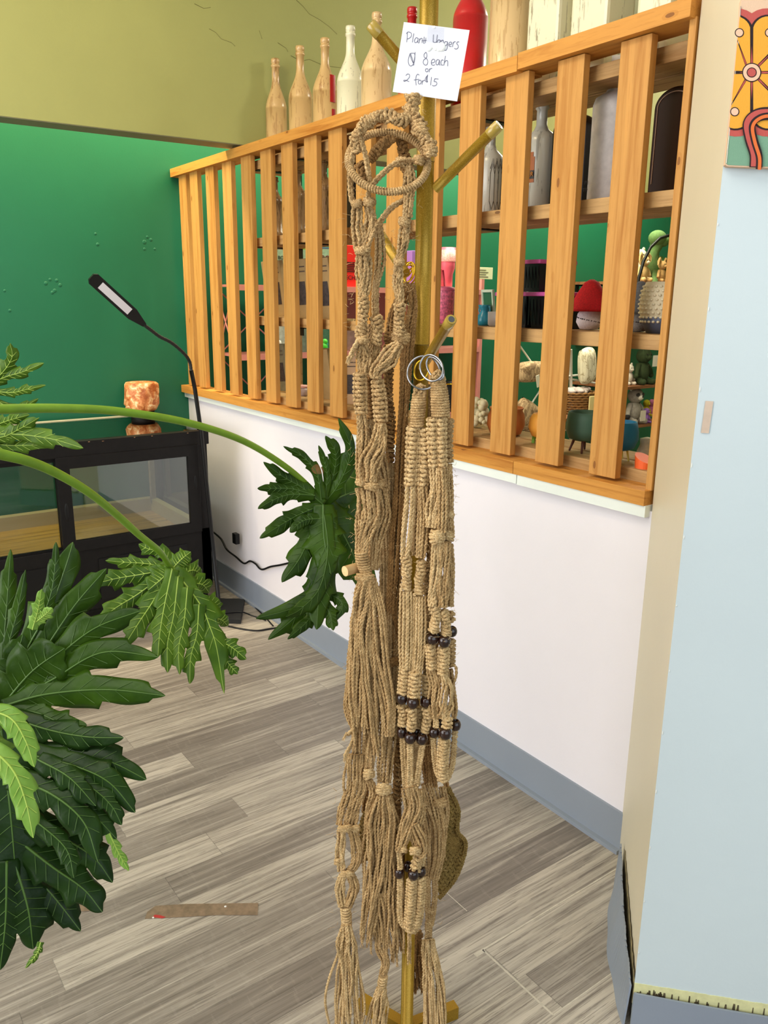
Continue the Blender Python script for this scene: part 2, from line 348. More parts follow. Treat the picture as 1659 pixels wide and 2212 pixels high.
# peeled strip: old yellow glue band above the loose grey base
def glue2(b):
    top = [.128, .13, .127, .131, .126, .13, .129, .126]
    n = 60; rs = random.Random(3)
    for i in range(n):
        s0 = i*.012; s1 = s0+.012; z1 = .112+.001*rs.random(); z0 = .085
        b.prism([A3+F2D*s0+UZ*z0, A3+F2D*s1+UZ*z0, A3+F2D*s1+UZ*(z1+.001*rs.random()), A3+F2D*s0+UZ*z1], F2N*.0012)
glue = struct('trim_2', plain((216, 212, 158), .6, var=.1, vs=60), glue2)
def smears(b):
    rs = random.Random(8)
    for i in range(46):
        s = .012+rs.random()*.5; w = .002+rs.random()*.004; z = .086; h = .004+rs.random()*.013
        if rs.random() < .3: s = rs.random()*.06
        b.prism([A3+F2D*s+UZ*z+F2N*.0012, A3+F2D*(s+w)+UZ*z+F2N*.0012, A3+F2D*(s+w*.8)+UZ*(z+h)+F2N*.0012, A3+F2D*(s+w*.2)+UZ*(z+h)+F2N*.0012], F2N*.0006)
part('glue_smear', plain((86, 74, 52), .6, var=.4, vs=90), glue, smears)
def base2(b):
    n = 40; pts = []
    for i in range(n+1):
        s = i*.03; pts.append(A3+F2D*s+F2N*(.006+.003*math.sin(s*9)))
    for i in range(n):
        p, q = pts[i], pts[i+1]; z = .094-.006*min(1, i/18); z2 = .094-.006*min(1, (i+1)/18)
        b.prism([p, q, q+UZ*z2, p+UZ*z], F2N*.004)
struct('baseboard_front', M_BASE, base2)
def base1(b):      # comes loose and leans out from the wall, wavy
    n = 30; L = .47
    for i in range(n):
        def P(k, z):
            s = k/n; out = .004+.022*math.sin(math.pi*min(1, s*1.15))**.8+.003*math.sin(s*31); o = (.006+.007*math.sin(math.pi*s)+.0015*math.sin(s*27))*(z/.1)+(1-z/.1)*(.012+.026*math.sin(math.pi*min(1, s*1.0))+.002*math.sin(s*19))
            return A3+F1D*(s*L-.004)+F1N*o+UZ*z
        hs = .108+.004*math.sin(i*.9)
        a, c, d, e = P(i, 0), P(i+1, 0), P(i+1, hs), P(i, hs)
        b.prism([a, c, d, e], F1N*.004)
struct('baseboard_column', M_BASE, base1)
struct('trim_3', plain((128, 116, 84), .7, var=.5, vs=70), lambda b: [b.prism([A3+F1D*(i*.012)+UZ*.06, A3+F1D*((i+1)*.012)+UZ*.06, A3+F1D*((i+1)*.012)+UZ*(.118+.004*math.sin(i*1.7)), A3+F1D*(i*.012)+UZ*(.118+.004*math.sin(i*1.7-1.7))], F1N*.0015) for i in range(36)])
struct('trim_6', plain((240, 238, 230), .6), lambda b: [b.ball(A3+UZ*(z+.02*math.sin(z*50))+F2N*.0005+F2D*.002, .0009, .0009, .002+.003*abs(math.sin(z*77)), 6, 4) for z in np.arange(.2, 2.3, .13)])

# storefront wall behind the camera, with its window opening
def front(b):
    b.box(-3.2, -1.7, -2.6, -2.5, 0, 3.05); b.box(2.4, 7.2, -2.6, -2.5, 0, 3.05); b.box(-1.7, 2.4, -2.6, -2.5, 0, .4); b.box(-1.7, 2.4, -2.6, -2.5, 2.9, 3.05)
struct('wall_storefront', M_COL2, front)
struct('window_1', M_BLACK, lambda b: (b.box(-1.7, -1.64, -2.58, -2.52, .4, 2.9), b.box(2.34, 2.4, -2.58, -2.52, .4, 2.9), b.box(.32, .38, -2.58, -2.52, .4, 2.9), b.box(-1.7, 2.4, -2.58, -2.52, .4, .46), b.box(-1.7, 2.4, -2.58, -2.52, 2.84, 2.9)))

# ================= SLAT SCREEN =================
def xw(y): return 1.708+(y-1.2)*.008     # face of the divider
scr = thing('slat_screen', (1.71, 2.7, 1.0), 'pine slat screen with sloping top rail standing on the white half wall', 'slat screen')
YC = [4.135, 3.995, 3.803, 3.615, 3.42, 3.235, 3.052, 2.867, 2.690, 2.505, 2.318, 2.134, 1.947, 1.757, 1.565, 1.365]
rs = random.Random(5)
for i, yc in enumerate(YC):
    w = .046 if i < 12 else .044
    b = MB(); x = xw(yc); b.box(-.0115, .0115, -w, w, -.524, .524, .002)
    o = b.build('slat', M_PINE, None, local=1); o.parent = scr
    o.location = (x+.012-1.71, yc-2.7, 1.578-1.0); o.rotation_euler[2] = math.pi if rs.random() < .5 else 0
    if i == 0: o['label'] = 'end slat against the green wall'
part('slat', M_PINE, scr, lambda b: b.box(1.706, 1.79, 1.204, 1.222, 1.045, 2.108, .002))['label'] = 'end board against the column'
def railseg(y0, y1, z0, z1):
    return lambda b: b.prism([(xw(y0)-.022, y0, z0), (xw(y1)-.022, y1, z0), (xw(y1)+.075, y1, z0), (xw(y0)+.075, y0, z0)], (0, 0, z1-z0))
part('top_rail', M_PINEY, scr, railseg(1.208, 1.735, 2.104, 2.144)); part('top_rail', M_PINEY, scr, railseg(1.737, 4.235, 2.100, 2.139))
part('sill_board', M_PINEY, scr, railseg(1.208, 1.672, 1.008, 1.046)); part('sill_board', M_PINEY, scr, railseg(1.674, 4.235, 1.008, 1.046))
# ================= SHELF UNIT BEHIND THE SCREEN =================
sh = thing('shelf_unit', (1.9, 2.4, 1.05), 'pine shelf unit fixed behind the slat screen', 'shelves')
SX0, SX1 = 1.765, 1.985
ZS = {'top': 2.085, 'upper': 1.765, 'lower': 1.425, 'bottom': 1.078}
for k, z in ZS.items():
    y1 = 3.50 if k != 'bottom' else 3.5; t = .038
    part('shelf_board', M_SHELF, sh, lambda b: b.box(SX0, SX0+.10, 1.225, y1, z-t, z, .003)); part('shelf_board', M_SHELF, sh, lambda b: b.box(SX0+.112, SX1, 1.225, y1, z-t, z, .003))
    for yb in (2.02, 3.02, 3.38):
        part('bracket', M_BLACK, sh, lambda b: (b.box(SX0+.002, SX1, yb, yb+.03, z-t-.004, z-t), b.box(SX1-.004, SX1, yb, yb+.03, z-t-.05, z-t)))
for yb in (1.30, 3.47):
    part('shelf_post', M_SHELF, sh, lambda b: b.box(SX1, SX1+.03, yb-.02, yb+.02, 1.0, 2.08))
def sy(px, py, x=1.875): return on(px, py, 'x', x)[1]
# ---- bottles ----
def distress(name, base, under, amt=.56, axis=(16, 16, 2.2), rough=.3, coat=.3):
    m_, nt, b = newmat(name); v = coords(nt, axis, rnd=True)
    n = noise(nt, v, 2.2, 6, .7, .3); v2 = coords(nt, (50, 50, 5), rnd=True); n2 = noise(nt, v2, 1.6, 4, .6)
    mk = math_(nt, 'MAXIMUM', math_(nt, 'GREATER_THAN', n, amt+.07), math_(nt, 'MULTIPLY', math_(nt, 'GREATER_THAN', n2, amt+.05), .6))
    c = mixc(nt, math_(nt, 'MULTIPLY', mk, .75), srgb(*base), srgb(*under)); nt.links.new(c, b.inputs['Base Color'])
    b.inputs['Roughness'].default_value = rough; b.inputs['Coat Weight'].default_value = coat; b.inputs['Coat Roughness'].default_value = .2; return m_
M_TAN = distress('tan_paint', (204, 168, 112), (150, 104, 54), .53); M_CREAM = distress('chalky_white_paint', (226, 222, 192), (120, 108, 84), .56)
M_WOODY = distress('pale_wood_paint', (214, 184, 134), (164, 122, 72), .54); M_TAND = distress('brown_glaze', (156, 122, 80), (96, 70, 42), .5, coat=.8, rough=.2)
M_GREYW = distress('grey_white_paint', (196, 196, 186), (90, 88, 82), .55); M_RED = plain((178, 16, 22), .3, coat=.3, var=.1, vs=12); M_INK = plain((30, 24, 22), .5)
def wine(h, r, rn=.0155, sh_=.62, neck=.80):
    P = [(.6*r, 0), (r*.96, .004), (r, .02), (r, h*sh_*.86)]
    for k in np.linspace(0, 1, 12):
        e = .5-.5*math.cos(math.pi*k); P.append((r+(rn-r)*e, h*sh_*.86+(h*neck-h*sh_*.86)*k))
    P += [(rn*.97, h*.915), (rn*1.14, h*.918), (rn*1.18, h*.93), (rn*1.14, h*.942), (rn*.98, h*.945), (rn*1.0, h*.955), (rn*1.1, h*.958), (rn*1.12, h*.985), (rn*1.05, h), (.004, h)]
    return P
def bottle(loc, prof, mat, label, group, seg=32, sx=1, sy_=1, rz=0, name='bottle', marks=None, **k):
    t = thing(name, loc, label, 'bottle', group, rz)
    b = MB(); b.lathe(prof, (0, 0, 0), seg, sx, sy_, **k); b.build('glass_body', mat, t, local=1)
    if marks: marks(t)
    return t
def scroll(t, r, z, col, ang, s=.012, dims=1.0):
    """painted scrollwork that follows the round of the bottle"""
    b = MB()
    for (du, dv, q) in ((0, 0, 1), (.7, 1.6, -.7), (-.3, -1.7, .8)):
        th = np.linspace(0, 4.2, 26); rad = s*(.15+.2*th)
        u = du*s*1.6+rad*np.cos(th)*np.sign(q)*abs(q); v = dv*s*1.3+rad*np.sin(th)
        a = ang+u/r; p = np.stack([np.cos(a)*(r+.0006), np.sin(a)*(r+.0006), z+v], -1); b.tube(p, .0011, 5, ref=(0, 0, 1))
    b.build('painted_scroll', col, t, local=1)
G1 = 'painted bottles along the top shelf'
zt = ZS['top']; bx = 1.875
toward = math.atan2(-2.6, -1.7)
defs = [(595, 127, 290, 'tan painted wine bottle at the far left end of the top row', M_TAN, .046, True),
        (648, 100, 270, 'tan painted wine bottle, second from the left on top', M_TAN, .050, True),
        (702, 83, 240, 'tan painted bottle with a red emblem on its side', M_TAN, .050, False),
        (757, 57, 210, 'chalky white painted wine bottle between the tan ones', M_CREAM, .052, False),
        (814, 28, 190, 'large tan painted bottle behind the gold rack arm', M_WOODY, .056, True)]
for px, pt, pb, lab, mt, r, scr_ in defs:
    y = sy(px, pt+20); ztop = on(px, pt, 'x', bx)[2]; h = ztop-zt
    def mk(t, r=r, h=h, scr_=scr_, lab=lab):
        if scr_: scroll(t, r, h*.22, M_INK, -math.pi/2-.25, .010)
        if 'red emblem' in lab:
            b = MB()
            for a0, a1, z0, z1 in ((-1.75, -1.25, h*.42, h*.66), (-1.6, -1.25, h*.06, h*.36)):
                n = 8; th = np.linspace(a0, a1, n)
                for i in range(n-1): b.prism([(math.cos(a)*(r+.0004), math.sin(a)*(r+.0004), z) for a, z in ((th[i], z0), (th[i+1], z0), (th[i+1], z1), (th[i], z1))], (math.cos(th[i])*.001, math.sin(th[i])*.001, 0))
            b.build('red_label', M_RED, t, local=1)
    bottle((bx, y, zt), wine(h, r, .0165, .60, .80), mt, lab, G1, marks=mk)
y = sy(890, 40); h = on(890, 17, 'x', bx)[2]-zt
bottle((bx, y, zt), wine(h, .044, .0155, .6, .78), M_RED, 'small red bottle mostly hidden behind the price sign', G1)
y = sy(1016, 60); bottle((bx, y, zt), wine(.43, .055, .016, .72, .86), M_RED, 'tall glossy red bottle with painted scroll near its foot', G1, marks=lambda t: scroll(t, .055, .05, plain((120, 122, 96), .5), -math.pi/2-.35, .014))
y = sy(1104, 60); bottle((bx, y, zt), wine(.50, .064, .018, .72, .86), M_WOODY, 'wide pale wood-look bottle with black scroll, right of the red one', G1, marks=lambda t: scroll(t, .064, .07, M_INK, -math.pi/2-.30, .017))
for px, lab, w in ((1203, 'square chalky white bottle, first right of the scroll bottle', .060), (1303, 'square chalky white bottle, second from the column', .062), (1436, 'chalky white square bottle beside the column on the top shelf', .05)):
    y = sy(px, 20)
    t = thing('bottle', (bx, y, zt), lab, 'bottle', G1, .0)
    b = MB(); b.box(-w*.9, w*.9, -w, w, 0, .24, .010)
    b.lathe([(w*.8, .238), (w*.5, .27), (.022, .30), (.02, .36), (.024, .365), (.024, .385), (.004, .385)], seg=20); b.build('glass_body', M_CREAM, t, local=1)
# middle shelf (behind the slats)
G2 = 'painted bottles on the upper shelf behind the slats'; zu = ZS['upper']
for px, pt, r, lab in ((590, 383, .045, 'brown glazed bottle, leftmost behind the slats'), (640, 368, .050, 'brown glazed bottle, second behind the slats'), (696, 345, .054, 'tall brown glazed bottle beside the dark flask')):
    p = on(px, pt, 'x', bx); h = p[2]-zu
    prof = [(r*.8, 0), (r, .01), (r, h*.12), (r*.93, h*.14), (r*.93, h*.56), (r, h*.58), (r*.98, h*.64), (r*.6, h*.72), (.02, h*.78), (.019, h*.92), (.024, h*.93), (.024, h*.95), (.02, h*.955), (.022, h*.97), (.022, h), (.004, h)]
    bottle((bx, p[1], zu), prof, M_TAND, lab, G2, flute=.03, nf=10, seg=60)
def flask(loc, w, d, h, mat, label, arch=True, rz=0, trim=None):
    t = thing('bottle', loc, label, 'bottle', G2, rz); b = MB(); n = 24
    pts = [(0, -w, 0), (0, w, 0)]+[(0, w*math.cos(a), h-w*.75+w*.75*math.sin(a)) for a in np.linspace(0, math.pi, n)]
    b.prism([np.array(q)+np.array([-d/2, 0, 0]) for q in pts], (d, 0, 0)); o = b.build('glass_body', mat, t, local=1)
    bv = o.modifiers.new('soft_edges', 'BEVEL'); bv.width = .006; bv.segments = 3
    if trim:
        b = MB(); e = [(-d/2-.001, (w-.012)*math.cos(a), h-w*.75+(w*.75-.012)*math.sin(a)) for a in np.linspace(.1, math.pi-.1, 20)]
        b.tube([(-d/2-.001, w-.012, .03)]+e+[(-d/2-.001, -w+.012, .03)], .0015, 5, ref=(1, 0, 0)); b.build('piping', trim, t, local=1)
    return t
p = on(757, 400, 'x', bx); flask((bx, p[1], zu), .05, .05, .255, plain((34, 18, 14), .3), 'dark brown flask behind the rope hanger ring')
p = on(1057, 400, 'x', bx); t = bottle((bx, sy(1057, 400), zu), [(.038, 0), (.05, .008), (.05, .155), (.045, .175), (.022, .195), (.016, .21), (.0155, .245), (.02, .25), (.02, .262), (.004, .262)], M_GREYW, 'grey-white bottle with engraved diamond lines, left of the labelled one', G2, sx=.8)
b = MB()
for k in range(7):
    u0 = -2.4+k*.30; rr = .0505
    def q(a, z): return (math.cos(a)*rr*.8, math.sin(a)*rr, z)
    for zz in ((.12, .15), (.135, .165)):
        b.tube([q(u0, zz[0]), q(u0+.15, zz[1]), q(u0+.3, zz[0])], .0009, 4, ref=(0, 0, 1.01))
    b.tube([q(u0, .04), q(u0, .12)], .0008, 4); b.tube([q(u0, .04), q(u0+.15, .015), q(u0+.3, .04)], .0009, 4, ref=(0, 0, 1.01))
b.build('engraved_lines', plain((70, 64, 58), .6), t, local=1)
M_ORL = plain((168, 92, 28), .5)
t = bottle((bx, sy(1163, 400), zu), [(.038, 0), (.052, .008), (.052, .19), (.048, .205), (.024, .222), (.0175, .235), (.017, .275), (.022, .28), (.022, .297), (.004, .297)], M_GREYW, 'distressed white bottle with an orange and black label', G2, sx=.8)
def wrap_patch(b, a0, a1, z0, z1, r, sx, th=.001):
    tt = np.linspace(a0, a1, 8)
    for i in range(7): b.prism([(math.cos(a)*r*sx, math.sin(a)*r, z) for a, z in ((tt[i], z0), (tt[i+1], z0), (tt[i+1], z1), (tt[i], z1))], (-th, 0, 0))
b = MB(); wrap_patch(b, 2.6, 3.5, .075, .145, .0525, .8); wrap_patch(b, 2.7, 3.4, .145, .158, .0525, .8); b.build('orange_label', M_ORL, t, local=1)
b = MB(); wrap_patch(b, 2.6, 3.5, .085, .108, .0532, .8); b.build('black_label_band', M_INK, t, local=1)
def text(parent, body, size, loc, xdir, updir, mat, name='lettering', depth=.0006):
    cu = bpy.data.curves.new(name, 'FONT'); cu.body = body; cu.size = size; cu.extrude = depth; cu.align_x = 'CENTER'; cu.align_y = 'CENTER'
    tmp = bpy.data.objects.new('tmp', cu); me = bpy.data.meshes.new_from_object(tmp); bpy.data.objects.remove(tmp); bpy.data.curves.remove(cu)
    me.materials.clear(); me.materials.append(mat)
    o = bpy.data.objects.new(name, me); link(o, parent)
    X = mathutils.Vector(xdir).normalized(); Z = X.cross(mathutils.Vector(updir)).normalized(); Y = Z.cross(X)
    pl = mathutils.Vector((0, 0, 0)) if parent is None else mathutils.Vector(parent.location)
    o.matrix_basis = mathutils.Matrix([[X[0], Y[0], Z[0], loc[0]-pl[0]], [X[1], Y[1], Z[1], loc[1]-pl[1]], [X[2], Y[2], Z[2], loc[2]-pl[2]], [0, 0, 0, 1]])
    return o
text(t, 'BEER', .018, (bx-.0445, t.location[1], zu+.097), (0, -1, 0), (0, 0, 1), plain((200, 130, 50), .5))
t = flask((bx, sy(1235, 380), zu), .062, .05, .245, plain((30, 22, 22), .28), 'black arched flask with rounded shoulders behind a slat')
t = bottle((bx, sy(1316, 380), zu), [(.045, 0), (.056, .008), (.056, .245), (.05, .262), (.026, .275), (.02, .285), (.019, .335), (.025, .34), (.025, .36), (.004, .36)], plain((222, 218, 218), .45, var=.12, vs=40), 'tall white bottle with two lines of black lettering at its foot', G2)
text(t, 'THE PEOPLE', .0125, (bx-.0462, t.location[1]+.036, zu+.052), (.42, -.9, 0), (0, 0, 1), M_INK); text(t, 'ARE THIRSTY', .0125, (bx-.0462, t.location[1]+.036, zu+.034), (.42, -.9, 0), (0, 0, 1), M_INK)
flask((bx, sy(1462, 330), zu), .058, .06, .25, plain((44, 18, 8), .4, spec=.2), 'dark brown arched flask with pale piping beside the column', trim=plain((170, 140, 120), .4))

# fine cracks in the olive paint
cr_pts = [[(640, 0), (655, 14), (668, 30), (690, 42), (712, 58), (728, 74)], [(452, 62), (466, 70), (478, 84), (500, 92), (508, 100)], [(628, 120), (650, 132), (668, 128), (700, 142), (735, 146), (770, 156)], [(560, 66), (566, 84)], [(600, 92), (618, 104), (622, 112)], [(420, 8), (440, 18), (455, 16)]]
def yb(p): return 3.71-(p+3.2)*.0519
def on_beam(x, y): return onp(x, y, np.array([-3.2, 3.71, 2.2])+np.array([-.0519, -1, 0])*.0006, np.array([.0519, 1, 0]))
struct('trim_7', plain((128, 128, 74), .7), lambda b: [b.tube([on_beam(*q) for q in c], .0011, 4) for c in cr_pts])
# ================= THINGS ON THE LOWER AND BOTTOM SHELF =================
zl, zb = ZS['lower'], ZS['bottom']
M_KRAFT = plain((176, 146, 96), .7, var=.08, vs=20); M_PINKL = plain((214, 96, 168), .4); M_BIN = plain((20, 17, 20), .35)
G3 = 'cardboard kits leaning on the shelves'
def kit(px, z, h, w, lab, lean=.12, dark=True, mat=None):
    y = sy(px, 640 if z > 1.2 else 830, 1.88)
    t = thing('cardboard_box', (1.90, y, z), lab, 'box', G3)
    b = MB(); b.box(-.016, .016, -w, w, 0, h, .002); o = b.build('carton', mat or M_KRAFT, t, local=1); o.rotation_euler = (-.06, -lean, .5)
    if dark:
        b = MB(); b.box(-.0175, -.0165, -w*.7, w*.7, h*.22, h*.62); o2 = b.build('printed_panel', plain((58, 46, 42), .5, var=.5, vs=90), o, local=1)
        b = MB(); b.box(-.0175, -.0165, -w*.8, w*.6, h*.78, h*.80); b.box(-.0175, -.0165, -w*.8, w*.2, h*.86, h*.88); b.build('printed_line', plain((90, 70, 50), .6), o, local=1)
kit(594, zl, .25, .05, 'kraft cardboard box leaning on the lower shelf, nearest the shelf end')
kit(646, zl, .25, .055, 'kraft cardboard box with a dark picture, second on the lower shelf', .10)
kit(696, zl, .25, .055, 'kraft box seen edge-on leaning behind the seventh slat', .16)
kit(602, zb, .22, .05, 'flat box leaning on the bottom shelf, nearest the shelf end', .12, True, plain((120, 112, 84), .6, var=.2, vs=40))
kit(694, zb, .22, .05, 'plain kraft box leaning on the bottom shelf in the middle', .14, False)
kit(752, zb, .20, .05, 'pinkish kraft box on the bottom shelf beside the rope hanger', .05, True, plain((196, 160, 120), .6))
def lid_bin(px, pyt, z, lab, h=.105, w=.062, d=.075):
    y = sy(px, pyt, 1.88); t = thing('storage_bin', (1.885, y, z), lab, 'bin', 'black bins with pink lids')
    b = MB(); pts = lambda k, zz: [(-d*k, -w*k, zz), (d*k, -w*k, zz), (d*k, w*k, zz), (-d*k, w*k, zz)]
    v = pts(.86, 0)+pts(1, h-.012); b.add(v, [(3, 2, 1, 0), (4, 5, 6, 7), (0, 1, 5, 4), (1, 2, 6, 5), (2, 3, 7, 6), (3, 0, 4, 7)])
    for k in range(9):
        u = -w*.9+k*w*.225; b.box(-d*1.0, -d*.97, u, u+.003, .01, h-.02)
    b.build('bin_body', M_BIN, t, local=1); b = MB(); b.box(-d*1.08, d*1.08, -w*1.1, w*1.1, h-.012, h, .003); b.build('lid', M_PINKL, t, local=1)
lid_bin(1139, 670, zl, 'black ribbed bin with pink lid, left of the bottom pair'); lid_bin(1208, 675, zl, 'black ribbed bin with pink lid, right of the bottom pair beside the mushroom')
lid_bin(1168, 640, zl+.107, 'black bin with pink lid stacked on top of the pair', .09, .056)
M_CROR = plain((190, 18, 26), .85, bumpy=.9, bs=300, var=.2, vs=200); M_CROW = plain((226, 216, 222), .85, bumpy=.9, bs=300, var=.12, vs=160); M_CROG = plain((92, 94, 98), .85, bumpy=.9, bs=300, var=.25, vs=200)
def mushroom(px, py, z, capm, stm, lab, s=1, x=1.88):
    y = sy(px, py, x); t = thing('crocheted_mushroom', (x, y, z), lab, 'mushroom', 'crocheted mushrooms')
    b = MB(); b.lathe([(.004, 0), (.026*s, .003), (.037*s, .022*s), (.034*s, .045*s), (.022*s, .062*s), (.004, .064*s)]); b.build('stem', stm, t, local=1)
    b = MB(); b.lathe([(.02*s, .056*s), (.058*s, .052*s), (.061*s, .060*s), (.048*s, .085*s), (.033*s, .112*s), (.02*s, .132*s), (.006*s, .140*s), (.001, .140*s)]); b.build('cap', capm, t, local=1)
    b = MB()
    for k in range(40):
        a = k*2.4; zz = .012*s+.04*s*((k*.618) % 1); rr = .0365*s*math.sin(math.pi*min(.95, .30+.5*zz/(.06*s)))**.5
        b.ball((rr*math.cos(a), rr*math.sin(a), zz), .0018*s, seg=6, rings=4)
    b.build('stitch_hole', plain((60, 50, 52), .8), t, local=1)
mushroom(1273, 690, zl, M_CROR, M_CROW, 'red and white crocheted mushroom on the lower shelf')
mushroom(1378, 690, zl, M_CROG, plain((128, 122, 116), .85, bumpy=.9, bs=300, var=.2, vs=200), 'grey crocheted mushroom beside the white planter', .95)
# textured planter on its saucer
t = thing('planter', (1.86, sy(1428, 690, 1.86), zl), 'white textured round planter in a blue-grey saucer on the lower shelf', 'planter')
b = MB(); b.lathe([(.03, .016), (.05, .03), (.058, .065), (.055, .105), (.045, .13), (.040, .13), (.048, .1), (.004, .06)]); b.build('pot', plain((222, 212, 180), .6), t, local=1)
b = MB()
for i in range(9):
    for k in range(26):
        zz = .030+i*.011; a = 2*math.pi*(k+(i % 2)*.5)/26; rr = np.interp(zz, [.016, .03, .065, .105, .13], [.03, .05, .058, .055, .045])
        b.ball((rr*math.cos(a), rr*math.sin(a), zz), .0045, .0045, .0035, 6, 4)
b.build('raised_texture', plain((228, 220, 190), .6), t, local=1)['kind'] = 'stuff'
b = MB(); b.lathe([(.026, 0), (.034, 0), (.05, .03), (.053, .042), (.050, .042), (.03, .012), (.004, .012)]); b.build('saucer', plain((94, 104, 128), .5), t, local=1)
t = thing('vase', (1.86, sy(1046, 690, 1.86), zl), 'small teal double-bulb vase on the lower shelf', 'vase')
b = MB(); b.lathe([(.015, 0), (.023, .004), (.0255, .018), (.022, .032), (.014, .042), (.013, .048), (.020, .060), (.021, .066), (.017, .066), (.010, .048), (.004, .04)]); b.build('body', plain((34, 128, 150), .3), t, local=1)
for s in (-1, 1):
    b = MB(); th = np.linspace(-1.4, 1.4, 8); b.tube([(0, s*(.014+.012*math.cos(q)), .05+.013*math.sin(q)) for q in th], .0028, 6); b.build('handle', plain((34, 128, 150), .3), t, local=1)
t = thing('mug', (1.86, sy(1071, 700, 1.86), zl), 'small white mug partly hidden behind the slat right of the teal vase', 'mug')
b = MB(); b.lathe([(.02, 0), (.026, .005), (.027, .045), (.024, .045), (.023, .01), (.004, .008)]); b.build('cup', plain((226, 222, 224), .3), t, local=1)
t = thing('tumbler', (1.88, sy(959, 690, 1.88), zl), 'pink patterned tumbler with a straw on the lower shelf', 'tumbler')
b = MB(); b.lathe([(.028, 0), (.032, .004), (.035, .105), (.036, .112), (.004, .112)]); b.build('cup', plain((214, 108, 140), .35, var=.5, vs=130), t, local=1)
b = MB(); b.lathe([(.037, .112), (.037, .122), (.02, .126), (.004, .126)]); b.build('lid', plain((206, 96, 130), .35), t, local=1); b = MB(); b.cyl((0, 0, .12), (.004, .018, .18), .0035, sides=8); b.build('straw', plain((178, 40, 60), .4), t, local=1)
t = thing('ornament', (1.84, sy(936, 700, 1.84), zl), 'small teal round ornament half hidden by the gold pole', 'ornament'); b = MB(); b.ball((0, 0, .017), .017); b.build('body', plain((40, 136, 150), .4), t, local=1)
t = thing('picture_frame', (1.90, sy(1060, 650, 1.90), zl), 'pale mint photo frame leaning behind the teal vase', 'picture frame'); t.rotation_euler = (0, -.12, -.2)
b = MB()
for q in ((-.035, -.028, 0, .115), (.028, .035, 0, .115)): b.box(-.004, .004, q[0], q[1], q[2], q[3])
b.box(-.004, .004, -.028, .028, 0, .008); b.box(-.004, .004, -.028, .028, .107, .115); b.build('frame', plain((206, 224, 200), .5), t, local=1)
b = MB(); b.box(0, .002, -.028, .028, .008, .107); b.build('picture', plain((40, 104, 74), .5), t, local=1)
t = thing('card', (1.955, sy(1126, 650, 1.955), zl), 'white printed card standing behind the black bins', 'card'); b = MB(); b.box(-.001, .001, -.03, .03, 0, .13); b.build('sheet', plain((232, 228, 214), .6), t, local=1)
b = MB()
for k in range(6): b.box(-.0018, -.001, -.022, .012+.006*(k % 3), .04+k*.013, .044+k*.013)
b.build('printed_line', plain((90, 84, 80), .6), t, local=1)
# pots on the bottom shelf
def lathe_thing(name, loc, prof, mat, label, cat, group=None, partname='pot', **k):
    t = thing(name, loc, label, cat, group); b = MB(); b.lathe(prof, **k); b.build(partname, mat, t, local=1); return t
G4 = 'planters along the bottom shelf'
px = 1092; lathe_thing('planter', (1.87, sy(px, 930, 1.87), zb), [(.034, 0), (.05, .006), (.062, .035), (.060, .065), (.052, .082), (.056, .090), (.054, .092), (.048, .085), (.05, .05), (.004, .04)], plain((196, 112, 52), .6, var=.06, vs=30), 'terracotta rounded pot behind the slat on the bottom shelf', 'planter', G4)
t = lathe_thing('planter', (1.85, sy(1172, 940, 1.85), zb+.015), [(.01, 0), (.034, .01), (.045, .035), (.042, .062), (.032, .078), (.028, .078), (.03, .05), (.004, .04)], plain((246, 172, 66), .5), 'small yellow-orange pot on green feet', 'planter', G4)
for a in (2.2, 4.3, .2):
    b = MB(); b.cyl((.024*math.cos(a), .024*math.sin(a), .014), (.028*math.cos(a), .028*math.sin(a), -.0145), .007, .005, 8); b.build('foot', plain((130, 190, 70), .5), t, local=1)
t = lathe_thing('planter', (1.85, sy(1262, 940, 1.85), zb+.035), [(.03, 0), (.046, .006), (.054, .03), (.053, .06), (.049, .082), (.046, .082), (.049, .05), (.004, .02)], plain((72, 104, 82), .6, bumpy=.1), 'matte sage-green pot on dark wooden legs', 'planter', G4, seg=40)
for k in range(4):
    a = k*math.pi/2+.6; b = MB(); b.cyl((.026*math.cos(a), .026*math.sin(a), .006), (.040*math.cos(a), .040*math.sin(a), -.0345), .0045, .0028, 8); b.build('leg', plain((84, 40, 26), .5), t, local=1)
t = lathe_thing('planter', (1.83, sy(1338, 960, 1.83), zb+.03), [(.026, 0), (.04, .006), (.050, .03), (.049, .052), (.043, .078), (.040, .078), (.046, .045), (.004, .02)], plain((24, 124, 170), .45), 'bright blue rounded pot on yellow legs', 'planter', G4, seg=40)
for k in range(4):
    a = k*math.pi/2+.3; b = MB(); b.cyl((.022*math.cos(a), .022*math.sin(a), .006), (.030*math.cos(a), .030*math.sin(a), -.0295), .0035, .0025, 8); b.build('leg', plain((214, 186, 80), .5), t, local=1)
t = thing('planter', (1.80, sy(1392, 1000, 1.80), zb), 'small bright orange cup with a slanted rim by the column', 'planter', G4)
b = MB(); n = 24; a = np.linspace(0, 2*math.pi, n, endpoint=False); v = [(.024*math.cos(q), .024*math.sin(q), 0) for q in a]+[(.026*math.cos(q), .026*math.sin(q), .026+.012*math.sin(q)) for q in a]
b.add(v, [tuple(range(n))[::-1], tuple(range(n, 2*n))]+[(i, (i+1) % n, n+(i+1) % n, n+i) for i in range(n)]); b.build('cup', plain((255, 112, 52), .5), t, local=1)
t = thing('ornament', (1.90, sy(1037, 890, 1.9), zb), 'white coral-like ornament beside the terracotta pot', 'ornament')
b = MB(); r_ = random.Random(4)
for k in range(46):
    a = r_.random()*6.3; q = r_.random(); b.ball((.018*math.cos(a)*(1-q*.4), .034*math.sin(a)*(1-q*.4), .012+q*.085), .008+.006*r_.random(), seg=8, rings=6)
b.build('coral', plain((222, 212, 170), .6), t, local=1)
